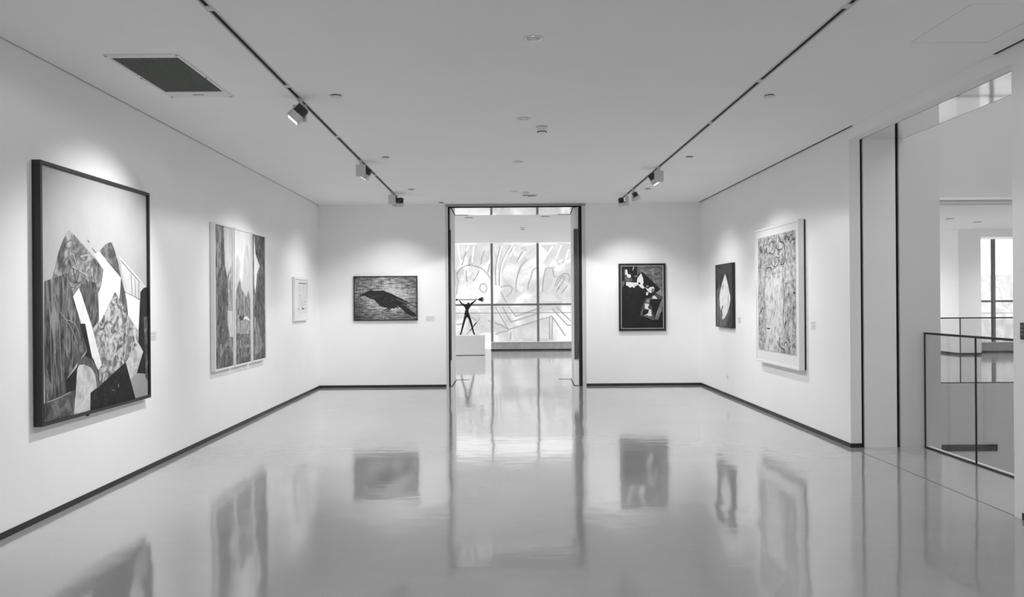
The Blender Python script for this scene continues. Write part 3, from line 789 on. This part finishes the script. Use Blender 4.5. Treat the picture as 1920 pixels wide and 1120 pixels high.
sh8(4, 6, [(458, 650), (522, 662), (502, 705), (506, 728), (546, 742), (556, 832), (512, 836), (492, 818), (440, 838), (505, 790), (516, 742), (455, 726)])
sh8(4, 6, [(568, 545), (602, 540), (642, 586), (568, 582)])
sh8(3, 6, [(500, 580), (525, 590), (522, 640), (480, 650), (470, 610)])
cv.build('canvas', [blk('collage_black', 0.014, 0.024), paint('collage_smoke', [(0.35, 0.03), (0.65, 0.16)], 10, detail=6),
                    paint('collage_grey', [(0.3, 0.06), (0.52, 0.15), (0.75, 0.42)], 7, (1, 1, 1.6), 7, 0.8), paint('collage_mid', [(0.3, 0.12), (0.7, 0.32)], 10),
                    paint('collage_white', [(0.3, 0.55), (0.45, 0.74)], 12)], t, recalc=False)

# --- 6 small dark canvas with a white flame, right wall
bd = Board('xr', XR, 12.805, 13.785, 1.145, 2.195)
t = bd.root('painting', 'small unframed dark canvas with a white pointed drop on the right wall', 'painting', 'pictures on the gallery walls')
cv = MB(); bd.box(cv, bd.s0, bd.s1, bd.z0, bd.z1, 0.004, 0.052, 0)
Z6 = lambda x, y: (1335 + x / 7.467, 480 + y / 7.467)
def sh6(mi, k, pts): bd.shape(cv, pts, 0.0525, k, mi, 0.002, Z6)
sh6(2, 1, [(62, 480), (110, 430), (180, 700), (240, 720), (230, 900), (190, 990), (62, 985)])
sh6(3, 2, [(182, 253), (202, 310), (228, 420), (242, 510), (258, 560), (254, 650), (236, 730), (215, 800), (180, 870), (150, 895), (128, 830), (112, 700), (104, 600), (110, 520), (128, 440), (152, 350)])
sh6(4, 3, [(140, 420), (160, 390), (168, 420), (150, 470), (138, 480)])
sh6(4, 3, [(222, 560), (240, 520), (236, 640), (222, 700)])
sh6(2, 4, [(118, 770), (140, 720), (152, 690), (158, 715), (140, 760), (150, 830), (135, 880), (120, 820)])
sh6(0, 3, [(62, 470), (66, 470), (66, 990), (62, 990)])
cv.build('canvas', [paint('drop_ground', [(0.3, 0.035), (0.7, 0.085)], 5, (1, 1, 1.2), 6), blk('drop_edge'), paint('drop_smoke', [(0.3, 0.05), (0.7, 0.24)], 7, (1, 1.4, 0.6), 6, 1.0),
                    paint('drop_white', [(0.3, 0.60), (0.6, 0.84)], 8), paint('drop_shade', [(0.3, 0.35), (0.7, 0.6)], 8)], t, recalc=False)
bd.frame(0.004, 0.003, 0.0535, 0.003).build('canvas_edge', FR_BLACK, t)

# --- 7 big pale picture in a deep white frame, right wall
bd = Board('xr', XR, 9.835, 11.50, 0.722, 2.592)
t = bd.root('painting', 'large pale scribbled picture in a deep white frame on the right wall', 'painting', 'pictures on the gallery walls')
bd.frame(0.030, 0.022, 0.092).build('frame', FR_WHITE, t, bevel=0.002)
bk = MB(); bd.box(bk, bd.s0 + 0.004, bd.s1 - 0.03, bd.z0 + 0.004, bd.z1 - 0.01, 0.003, 0.022); bk.build('backing_board', FR_BLACK, t)
mt = MB(); bd.box(mt, bd.s0 + 0.02, bd.s1 - 0.02, bd.z0 + 0.02, bd.z1 - 0.02, 0.024, 0.080); mt.build('mount', mat('mount_board', 0.78, 0.9), t)
W5 = lambda x, y: (1405 + x / 3.45, 395 + y / 3.447)
ar = Board('xr', XR, 9.955, 11.41, 0.893, 2.468)
cv = MB(); ar.box(cv, ar.s0, ar.s1, ar.z0, ar.z1, 0.080, 0.083, 0)
def sh7(mi, k, pts): ar.shape(cv, pts, 0.0832, k, mi, 0.001, W5)
sh7(1, 1, [(58, 180), (170, 155), (300, 125), (300, 330), (220, 350), (140, 390), (58, 400)])
sh7(2, 2, [(58, 280), (130, 270), (180, 300), (140, 350), (100, 370), (58, 390)])
sh7(1, 2, [(62, 480), (100, 500), (104, 600), (110, 800), (100, 900), (62, 895)])
sh7(1, 2, [(225, 470), (300, 440), (300, 800), (240, 760), (222, 620)])
sh7(1, 2, [(180, 830), (240, 810), (300, 800), (300, 935), (200, 920)])
sh7(3, 3, [(100, 520), (140, 420), (210, 400), (225, 560), (215, 760), (180, 860), (160, 910), (104, 905), (112, 700)])
for ln, w_ in (([(68, 280), (75, 230), (82, 275), (92, 220), (100, 280), (112, 240), (118, 290)], .018), ([(130, 280), (128, 230), (150, 200), (165, 250), (150, 280), (134, 270)], .016),
               ([(190, 165), (205, 200), (225, 215), (232, 270), (222, 340), (200, 350)], .018), ([(168, 200), (175, 240), (190, 255), (215, 245)], .016), ([(230, 190), (245, 165), (255, 190), (270, 155), (280, 190), (298, 175)], .020),
               ([(150, 290), (145, 340), (165, 365), (185, 345), (190, 310), (175, 300)], .014), ([(108, 415), (112, 375), (140, 372), (142, 395)], .018), ([(210, 280), (218, 310), (205, 345)], .014),
               ([(215, 520), (222, 600), (218, 700), (232, 760)], .014), ([(245, 560), (258, 540), (262, 570)], .016), ([(62, 680), (80, 640), (92, 632)], .014), ([(66, 760), (76, 800)], .016), ([(115, 762), (135, 764)], .022),
               ([(240, 710), (232, 740)], .03), ([(280, 620), (292, 640)], .02), ([(285, 530), (298, 535)], .03), ([(75, 320), (72, 370)], .012), ([(95, 300), (96, 350)], .012), ([(180, 840), (200, 880), (230, 900)], .018),
               ([(225, 870), (240, 850), (255, 900), (270, 870)], .018)):
    ar.stroke(cv, ln, 0.0832, 5, 4, w_ * 0.8, 0.002, W5)
cv.build('sheet', [paint('pale_wash', [(0.36, 0.22), (0.5, 0.48), (0.62, 0.68)], 13, (1, 1, 0.8), 9, 0.6), paint('grey_wash', [(0.36, 0.16), (0.5, 0.40), (0.62, 0.62)], 12, (1, 1, 1), 9, 0.8),
                   paint('deep_wash', [(0.36, 0.20), (0.62, 0.50)], 9, (1, 1, 2), 6, 0.5), paint('bright_wash', [(0.36, 0.28), (0.46, 0.60), (0.6, 0.72)], 15, (1, 1, 0.7), 8, 0.5), mat('charcoal', 0.05, 0.9)], t, recalc=False)

# ------------------------------------------------------------------ wall labels, socket, control panel
CARD = mat('label_card', 0.76, 0.7); PRINT = mat('label_print', 0.60, 0.8)
def wall_label(axis, wall, s0, s1, z0, z1, label):
    bd = Board(axis, wall, s0, s1, z0, z1)
    t = bd.root('wall_label', label, 'label', 'picture labels on the walls')
    cd = MB(); bd.box(cd, s0 - 0.01, s1 + 0.01, z0 - 0.01, z1 + 0.01, 0, 0.0015); cd.build('card', CARD, t)
    h = z1 - z0
    for ty, a, b_ in ((0.85, 0.0, 0.92), (0.42, 0.0, 0.85), (0.15, 0.0, 0.6)):
        tx = MB(); bd.box(tx, s0 + (s1 - s0) * a, s0 + (s1 - s0) * b_, z0 + h * ty - 0.005, z0 + h * ty + 0.005, 0.0015, 0.0021)
        tx.build('print_line', PRINT, t)
wall_label('y', YB, -1.405, -1.255, 1.245, 1.325, 'tiny white label on the end wall between the crow painting and the doorway')
wall_label('xl', XL, 7.80, 7.92, 1.245, 1.320, 'tiny white label just beyond the large mountain painting on the left wall')
wall_label('xr', XR, 12.53, 12.66, 1.235, 1.315, 'tiny white label beside the white-drop canvas on the right wall')
wall_label('xr', XR, 9.545, 9.68, 1.238, 1.324, 'tiny white label beside the deep white frame on the right wall')
bd = Board('xr', XR, 13.22, 13.32, 0.27, 0.37)
t = bd.root('wall_socket', 'small white socket plate low on the right wall', 'socket')
m_ = MB(); bd.box(m_, 13.22, 13.32, 0.27, 0.37, 0, 0.006); m_.build('face_plate', WHITEM, t, bevel=0.001)
m_ = MB(); bd.box(m_, 13.255, 13.285, 0.305, 0.335, 0.006, 0.0066); m_.build('outlet', mat('outlet_grey', 0.35, 0.6), t)
bd = Board('xr', XR, 5.585, 5.775, 1.283, 1.436)
t = bd.root('control_panel', 'black control panel in a white surround on the near right wall edge', 'control panel')
m_ = MB(); bd.box(m_, 5.585, 5.775, 1.283, 1.436, 0, 0.012); m_.build('surround', mat('panel_white', 0.86, 0.4), t, bevel=0.002)
m_ = MB(); bd.box(m_, 5.600, 5.762, 1.298, 1.420, 0.012, 0.0135); m_.build('face', mat('panel_black', 0.012, 0.3), t)
for k in range(3):
    m_ = MB(); bd.box(m_, 5.725, 5.752, 1.332 + 0.028 * k, 1.344 + 0.028 * k, 0.0135, 0.0145); m_.build('button', mat('button_grey', 0.16, 0.5), t)

# ------------------------------------------------------------------ ceiling fittings
for (x, y0, y1), lab in zip(TRK, ('left recessed black lighting track running the length of the ceiling', 'right recessed black lighting track running the length of the ceiling')):
    t = thing('lighting_track', lab, 'lighting track', (x, (y0 + y1) / 2, ZC), 'ceiling lighting tracks')
    c = MB(); c.box(x - 0.022, x - 0.016, y0, y1, ZC - 0.002, ZC + 0.05); c.box(x + 0.016, x + 0.022, y0, y1, ZC - 0.002, ZC + 0.05); c.box(x - 0.022, x + 0.022, y0, y1, ZC + 0.046, ZC + 0.05)
    c.box(x - 0.030, x - 0.020, y0, y1, ZC - 0.003, ZC - 0.0005); c.box(x + 0.020, x + 0.030, y0, y1, ZC - 0.003, ZC - 0.0005)
    c.build('channel', LAMPW, t)
    MB().box(x - 0.016, x + 0.016, y0, y1, ZC + 0.006, ZC + 0.045).build('conductor_slot', TRACKB, t)
    for yc in ((4.98, 6.78, 8.85, 11.55) if x < 0 else (5.02, 6.72, 8.30)):
        MB().box(x - 0.016, x + 0.016, yc - 0.035, yc + 0.035, ZC - 0.003, ZC + 0.006).build('joint_cover', LAMPW, t)

def track_lamp(x, y, aim, label, side, round_head=False, power=SPOT_W, size=62, off=None, turn=False, back=0.0):
    """side: -1 puts the head on the viewer's side of the gear box, +1 behind it"""
    t = thing('track_spotlight', label, 'spotlight', (x, y, ZC), 'spotlights on the ceiling tracks')
    m_ = MB(); m_.box(x - 0.016, x + 0.016, y - 0.04, y + 0.04, ZC - 0.022, ZC + 0.002); m_.lathe([(0.014, 0), (0.014, 0.035)], (x, y, ZC - 0.055), n=14)
    m_.build('track_adapter', LAMPW, t)
    gz = ZC - 0.055
    gb = MB()
    if turn: gb.box(x - 0.022, x + 0.022, y - 0.06, y + 0.06, gz - 0.152, gz)
    else: gb.box(x - 0.06, x + 0.06, y - 0.022, y + 0.022, gz - 0.152, gz)
    gb.build('gear_box', LAMPW, t, bevel=0.003)
    aim = V(aim)
    ox, oy = off if off else (0.0, side * 0.085)
    hc = V((x + ox, y + oy, gz - (0.085 if round_head else 0.105)))
    d = (aim - hc).normalized()
    hc = hc - d * back
    ax = d.cross(V((0, 0, 1))).normalized(); ay = ax.cross(d).normalized()
    MB().tube([V((x + ox * 0.2, y + oy * 0.2, gz - 0.085)), V((x + ox * 0.55, y + oy * 0.55, gz - 0.085))], 0.018, 14).build('pivot', LAMPW, t)
    fin = MB(); bz = MB(); ln = MB()
    if round_head:
        for k in range(5): fin.lathe([(0.046, 0), (0.046, 0.007)], hc - d * (0.070 - 0.014 * k), d, 24)
        fin.lathe([(0.030, 0), (0.040, 0.07)], hc - d * 0.074, d, 20)
        bz.lathe([(0.050, 0), (0.056, 0.012), (0.056, 0.062), (0.049, 0.062), (0.042, 0.03)], hc + d * 0.0, d, 28, cap1=False)
        ln.lathe([(0.042, 0), (0.042, 0.002)], hc + d * 0.031, d, 24)
    else:
        for k in range(7): fin.obox(hc - d * 0.045 + ax * (-0.048 + 0.016 * k), ax, ay, d, 0.0035, 0.050, 0.036)
        fin.obox(hc - d * 0.012, ax, ay, d, 0.052, 0.052, 0.010); fin.obox(hc - d * 0.045, ax, ay, d, 0.045, 0.012, 0.034)
        # square open-fronted bezel
        for sgn in (-1, 1):
            bz.obox(hc + d * 0.032 + ax * (0.057 * sgn), ax, ay, d, 0.004, 0.061, 0.034)
            bz.obox(hc + d * 0.032 + ay * (0.057 * sgn), ax, ay, d, 0.061, 0.004, 0.034)
        bz.obox(hc + d * 0.002, ax, ay, d, 0.057, 0.057, 0.004)
        ln.lathe([(0.046, 0), (0.046, 0.003)], hc + d * 0.010, d, 24)
    fin.build('heat_sink', FINS, t); bz.build('head', LAMPW, t); ln.build('lens', LENS, t)
    lamp('SPOT', 'beam', t, hc + d * 0.072, aim, power, spot_size=math.radians(size), spot_blend=1.0, shadow_soft_size=0.035)
    return t
XT, XU = -1.80, 2.187
track_lamp(XT, 7.21, (XL, 6.70, 1.35), 'square white track spotlight nearest on the left track, aimed at the mountain painting', -1, size=84, power=SPOT_W * 1.9)
track_lamp(XT, 10.34, (XL, 10.40, 0.7), 'square white track spotlight midway on the left track, aimed at the triptych', 1, off=(0.045, 0.09), size=92)
track_lamp(XT, 13.30, (XL, 13.50, 0.7), 'square white track spotlight near the end of the left track, above the small drawing', 1, off=(0.045, 0.09), size=92, power=SPOT_W * 0.72)
track_lamp(XT + 0.0, 13.60, (-2.15, YB, 0.75), 'round-headed track spotlight last on the left track, aimed at the crow painting', 1, True, off=(0.105, 0.0), turn=True, size=92, power=SPOT_W * 0.72)
track_lamp(XU, 11.02, (XR, 10.65, 0.7), 'square white track spotlight nearest on the right track, aimed at the deep white frame', 1, off=(-0.045, 0.09), size=92)
track_lamp(XU, 13.15, (XR, 13.30, 0.7), 'round-headed track spotlight on the right track, second of three, tilted towards the right wall', -1, True, off=(0.03, -0.11), turn=True, size=92, power=SPOT_W * 0.72)
track_lamp(XU, 13.80, (2.60, YB, 0.75), 'round-headed track spotlight last on the right track, tilted at the end wall', -1, True, off=(-0.10, 0.0), turn=True, size=92, power=SPOT_W * 0.72)
# unseen lamps on the left track; the first is added to wash the near wall
track_lamp(XT, 0.4, (XL, 0.3, 0.7), 'unseen square white track spotlight added on the left track over the viewer', -1, size=92, power=SPOT_W * 0.4)
track_lamp(XT, 3.6, (XL, 3.4, 0.7), 'square white track spotlight on the left track above the viewer', -1, size=92, power=SPOT_W * 0.4)

dl_labels = ['recessed round downlight in the centre row, nearest in view and largest',
             'recessed round downlight in the centre row, just before the near smoke detector', 'recessed round downlight in the centre row, third in view', 'recessed round downlight in the centre row, closest to the doorway']
base = None
for (x, y), lab in zip(DOWNS, dl_labels):
    if base is None:
        t = base = thing('downlight', lab, 'downlight', (x, y, ZC), 'downlights along the ceiling centre')
        m_ = MB(); m_.lathe([(0.054, 0.012), (0.054, -0.002), (0.058, -0.004), (0.070, -0.0035), (0.072, 0.0)], (x, y, ZC), n=36, cap0=False, cap1=False); m_.build('trim_ring', FRAMEM, t, recalc=True)
        m_ = MB(); m_.lathe([(0.054, 0.0), (0.048, 0.05), (0.036, 0.10)], (x, y, ZC), n=32, cap0=False, cap1=False); m_.build('reflector', REFL, t)
        m_ = MB(); m_.lathe([(0.036, 0.10), (0.02, 0.092), (0.001, 0.088)], (x, y, ZC), n=24, cap0=False, cap1=False); m_.build('bulb', DIM, t)
        lamp('SPOT', 'beam', t, (x, y, ZC - 0.003), (x, y, 0), DOWN_W, spot_size=math.radians(176), spot_blend=0.1, shadow_soft_size=0.003)
    else:
        t = copy_tree(base); t.location = (x, y, ZC); t['label'] = lab
        b_ = [c for c in t.children if c.type == 'LIGHT'][0]; b_.data = b_.data.copy()
        b_.data.energy = DOWN_W * 1.1
        if y > 12: b_.data.spot_size = math.radians(132)         # beam narrowed to keep its glare off the floor
        else: b_.data.spot_size = math.radians(156 if y < 9 else 160)
[c for c in base.children if c.type == 'LIGHT'][0].data.energy = DOWN_W * 0.55

disc_spots = [(-1.449, 7.09, 'small round ceiling disc near the first left track spotlight'), (-1.449, 10.13, 'small round ceiling disc beside the middle left track spotlight'),
              (-1.449, 13.02, 'small round ceiling disc beside the end of the left track'), (-1.092, 14.78, 'small round ceiling disc in the far left, close to the doorway head'),
              (2.428, 7.20, 'small round ceiling disc right of the right track, nearest in view'), (2.428, 10.25, 'small round ceiling disc right of the right track, second in view'),
              (2.428, 13.15, 'small round ceiling disc beside the last spotlights of the right track')]
base = None
for x, y, lab in disc_spots:
    if base is None:
        t = base = thing('ceiling_disc', lab, 'ceiling disc', (x, y, ZC), 'round cover discs on the ceiling')
        m_ = MB(); m_.lathe([(0.042, -0.009), (0.042, 0.0)], (x, y, ZC), n=28); m_.build('collar', DARK, t)
        m_ = MB(); m_.lathe([(0.048, -0.0115), (0.050, -0.0105), (0.050, -0.009)], (x, y, ZC), n=32); m_.build('cover_plate', LAMPW, t)
    else:
        t = copy_tree(base); t.location = (x, y, ZC); t['label'] = lab

det = [(0.444, 8.43, ZC, 'white smoke detector beside the second downlight in the middle of the ceiling'), (0.430, 13.50, ZC, 'white smoke detector on the gallery ceiling just before the doorway'),
       (0.57, 20.9, ZF, 'white smoke detector on the lobby ceiling seen through the doorway')]
base = None
for x, y, z, lab in det:
    if base is None:
        t = base = thing('smoke_detector', lab, 'smoke detector', (x, y, z), 'smoke detectors')
        m_ = MB(); m_.lathe([(0.052, -0.020), (0.056, -0.012), (0.056, 0)], (x, y, z), n=32); m_.build('base', WHITEM, t)
        m_ = MB(); m_.lathe([(0.030, -0.068), (0.040, -0.062), (0.050, -0.024), (0.050, -0.020)], (x, y, z), n=32); m_.build('sensor_head', WHITEM, t)
        m_ = MB()
        for k in range(10):
            a = 2 * math.pi * k / 10 + 0.15
            m_.obox((x + 0.046 * math.cos(a), y + 0.046 * math.sin(a), z - 0.054), V((math.cos(a), math.sin(a), 0)), V((-math.sin(a), math.cos(a), 0)), V((0, 0, 1)), 0.004, 0.010, 0.004)
        m_.build('vent_slots', FINS, t)
        m_ = MB(); m_.lathe([(0.0575, -0.004), (0.0575, 0)], (x, y, z), n=32); m_.build('base_shadow_ring', mat('shadow_ring_grey', 0.08, 0.6), t)  # dark ring painted as the shadow where the base meets the ceiling
    else:
        t = copy_tree(base); t.location = (x, y, z); t['label'] = lab
x, y = 0.535, 13.86
t = thing('ceiling_speaker', 'shallow round ceiling plate just before the doorway head', 'ceiling plate', (x, y, ZC))
m_ = MB(); m_.lathe([(0.105, -0.010), (0.110, -0.006), (0.110, 0)], (x, y, ZC), n=36); m_.build('rim', LAMPW, t)
m_ = MB(); m_.lathe([(0.090, -0.0115), (0.090, -0.010)], (x, y, ZC), n=32); m_.build('grille', mat('speaker_mesh', 0.30, 0.7), t)

# air vent
x0, x1, y0, y1 = -2.913, -2.362, 5.872, 7.090
t = thing('air_vent', 'large dark slatted air vent in the ceiling at upper left', 'air vent', ((x0 + x1) / 2, (y0 + y1) / 2, ZC))
m_ = MB()
gx0, gx1, gy0, gy1 = VENT
for a in ((x0, gx0, y0, y1), (gx1, x1, y0, y1), (gx0, gx1, y0, gy0), (gx0, gx1, gy1, y1)): m_.box(a[0], a[1], a[2], a[3], ZC - 0.009, ZC - 0.0005)
m_.build('vent_frame', WHITEM, t)
m_ = MB(); n = 27
for k in range(n):
    xx = gx0 + (gx1 - gx0) * (k + 0.5) / n
    m_.box(xx - 0.0042, xx + 0.0042, gy0, gy1, ZC - 0.004, ZC + 0.003)
m_.build('louvre', mat('louvre_grey', 0.16, 0.6), t)
MB().box(gx0 - 0.01, gx1 + 0.01, gy0 - 0.01, gy1 + 0.01, ZC + 0.03, ZC + 0.05).build('duct_back', DARK, t)
MB().box(-2.68, -2.585, 6.99, 7.01, ZC - 0.0115, ZC - 0.009).build('latch', mat('latch_grey', 0.30, 0.5), t)
for bx_, by_ in ((x0 + 0.015, y0 + 0.015), (x1 - 0.015, y0 + 0.015), (x0 + 0.015, y1 - 0.015), (x1 - 0.015, y1 - 0.015), (x1 - 0.012, 6.48), (x0 + 0.012, 6.48)):
    m_ = MB(); m_.lathe([(0.006, -0.013), (0.006, -0.009)], (bx_, by_, ZC), n=12); m_.build('screw', FINS, t)

# ceiling hatch
hx0, hx1, hy0, hy1 = HATCH
hz = MB(); hz.box(hx0 + 0.003, hx1 - 0.003, hy0 + 0.003, hy1 - 0.004, ZC, ZC + 0.02)
tag(hz.build('access_hatch', CEIL, loc=((hx0 + hx1) / 2, (hy0 + hy1) / 2, ZC)), 'flush white access hatch in the ceiling at upper right', 'access hatch')
# lobby ceiling lights; the lit ones are unseen, added to brighten the lobby
lob = [(-0.72, 18.35, 'round lobby ceiling light at the left behind the doorway head', 0), (1.02, 18.2, 'round lobby ceiling light at the right behind the doorway head', 0),
       (10.9, 19.4, 'round lobby ceiling light across the atrium, left', 0), (12.1, 20.3, 'round lobby ceiling light across the atrium, right', 0),
       (-4.2, 20.0, 'unseen lobby light added far left of the doorway view', 1), (-4.2, 24.0, 'unseen lobby light added at the left end of the lobby windows', 1),
       (5.2, 19.0, 'unseen lobby light added between doorway and atrium', 1), (5.2, 23.5, 'unseen lobby light added at the right end of the lobby windows', 1), (9.6, 24.3, 'unseen lobby light added by the white lobby corner', 1), (14.9, 19.2, 'unseen lobby light added at the far right of the lobby', 1)]
base = None
for x, y, lab, lit in lob:
    if base is None:
        t = base = thing('ceiling_light', lab, 'ceiling light', (x, y, ZF), 'small lights on the lobby ceiling')
        m_ = MB(); m_.lathe([(0.085, -0.012), (0.095, -0.008), (0.095, 0)], (x, y, ZF), n=28); m_.build('rim', GREYM, t)
        m_ = MB(); m_.lathe([(0.07, -0.014), (0.07, -0.012)], (x, y, ZF), n=24); m_.build('diffuser', mat('lobby_diffuser', 0.7, 0.6), t)
    else:
        t = copy_tree(base); t.location = (x, y, ZF); t['label'] = lab; t['_o'] = [x, y, ZF]
    if lit: lamp('SPOT', 'beam', t, (x, y, ZF - 0.02), (x, y, 0), LOBBY_FILL_W, spot_size=math.radians(165), spot_blend=0.6, shadow_soft_size=0.07)

# ------------------------------------------------------------------ sculpture and its plinth in the lobby
PY = 24.05
pl = MB(); pl.box(-1.385, -0.50, PY - 0.25, PY + 0.45, 0.012, 0.585)
t = thing('plinth', 'low grey plinth under the metal figure in the lobby', 'plinth', (-0.94, PY + 0.1, 0))
pl.build('body', GREYW, t, bevel=0.003)
MB().box(-1.37, -0.515, PY - 0.235, PY + 0.435, 0, 0.012).build('base_shadow', DARK, t)  # dark slab drawn as the shadow line under the plinth
MB().box(-1.36, -0.66, PY - 0.16, PY + 0.2, 0.585, 0.600).build('top_plate', WHITEM, t)
S2 = lambda x, y, dy=0.0: on_y(840 + x / 6.22, 540 + y / 6.22, PY) + V((0, dy, 0))
t = thing('sculpture', 'thin dark metal figure holding a pole overhead on the grey plinth', 'sculpture', (-1.03, PY, 0.600))
def skin(name, pts, edges, rads, m, parent, root=0, sub=1):
    org = V(parent['_o'])
    me = bpy.data.meshes.new(name); me.from_pydata([V(p) - org for p in pts], edges, [])
    o = bpy.data.objects.new(name, me); COL.objects.link(o); o.parent = parent
    md = o.modifiers.new('skin', 'SKIN'); md.use_smooth_shade = True
    for i, r in enumerate(rads):
        sv = me.skin_vertices[0].data[i]; sv.radius = (r, r); sv.use_root = (i == root)
    sb = o.modifiers.new('sub', 'SUBSURF'); sb.levels = sub; sb.render_levels = sub
    me.materials.append(m)
    return o
fz = 0.612
pts = [S2(221, 305), S2(222, 255), S2(226, 215), S2(236, 188), S2(239, 170),                 # pelvis, waist, chest, neck, head
       S2(204, 328, -0.02), S2(178, 430, -0.04), S2(152, 530, 0.0), V((S2(147, 545).x - 0.01, PY - 0.06, fz)),
       S2(243, 330, 0.02), S2(272, 425, 0.03), S2(298, 525, 0.04), V((S2(305, 540).x + 0.02, PY - 0.02, fz)),
       S2(198, 206), S2(165, 190, -0.03), S2(130, 147, 0.0), S2(262, 196), S2(292, 172, -0.03), S2(326, 142, 0.0)]
edges = [(0, 1), (1, 2), (2, 3), (3, 4), (0, 5), (5, 6), (6, 7), (7, 8), (0, 9), (9, 10), (10, 11), (11, 12), (2, 13), (13, 14), (14, 15), (2, 16), (16, 17), (17, 18)]
rads = [0.055, 0.045, 0.065, 0.030, 0.045, 0.042, 0.036, 0.024, 0.030, 0.042, 0.036, 0.024, 0.030, 0.045, 0.026, 0.018, 0.042, 0.026, 0.018]
skin('figure', pts, edges, rads, BRONZE, t)
for q, rr in ((S2(215, 275, -0.04), 0.055), (S2(232, 232, -0.04), 0.06), (S2(205, 300, -0.03), 0.045), (S2(210, 212, -0.03), 0.05), (S2(242, 205, -0.03), 0.045), (S2(205, 350, -0.03), 0.036), (S2(246, 352, 0.0), 0.036)):
    m_ = MB(); bmesh.ops.create_icosphere(m_.bm, subdivisions=1, radius=rr, matrix=Matrix.Translation(q) @ Matrix.Rotation(random.random() * 3, 4, 'X'))
    m_.build('scrap_lump', BRONZE, t)
m_ = MB(); a, b_ = S2(92, 140), S2(360, 136)
m_.tube([a, b_], 0.011, 10); m_.lathe([(0.026, 0), (0.026, 0.05)], a, b_ - a, 14)
m_.build('pole', BRONZE, t)
m_ = MB(); d = (b_ - a).normalized()
m_.lathe([(0.012, 0), (0.05, 0.06), (0.045, 0.10), (0.06, 0.12), (0.02, 0.15)], S2(350, 136), d, 14)
m_.build('pole_knob', BRONZE, t)
m_ = MB(); cc = S2(398, 135); ring = [cc + V((0.045 * math.cos(k * math.pi / 8), 0.0, 0.065 * math.sin(k * math.pi / 8))) for k in range(17)]
m_.tube(ring, 0.009, 8); m_.tube([cc - V((0, 0, 0.065)), cc + V((0, 0, 0.065))], 0.007, 8)
m_.build('pole_ring', BRONZE, t)

for o in bpy.data.objects:
    if '_o' in o: del o['_o']
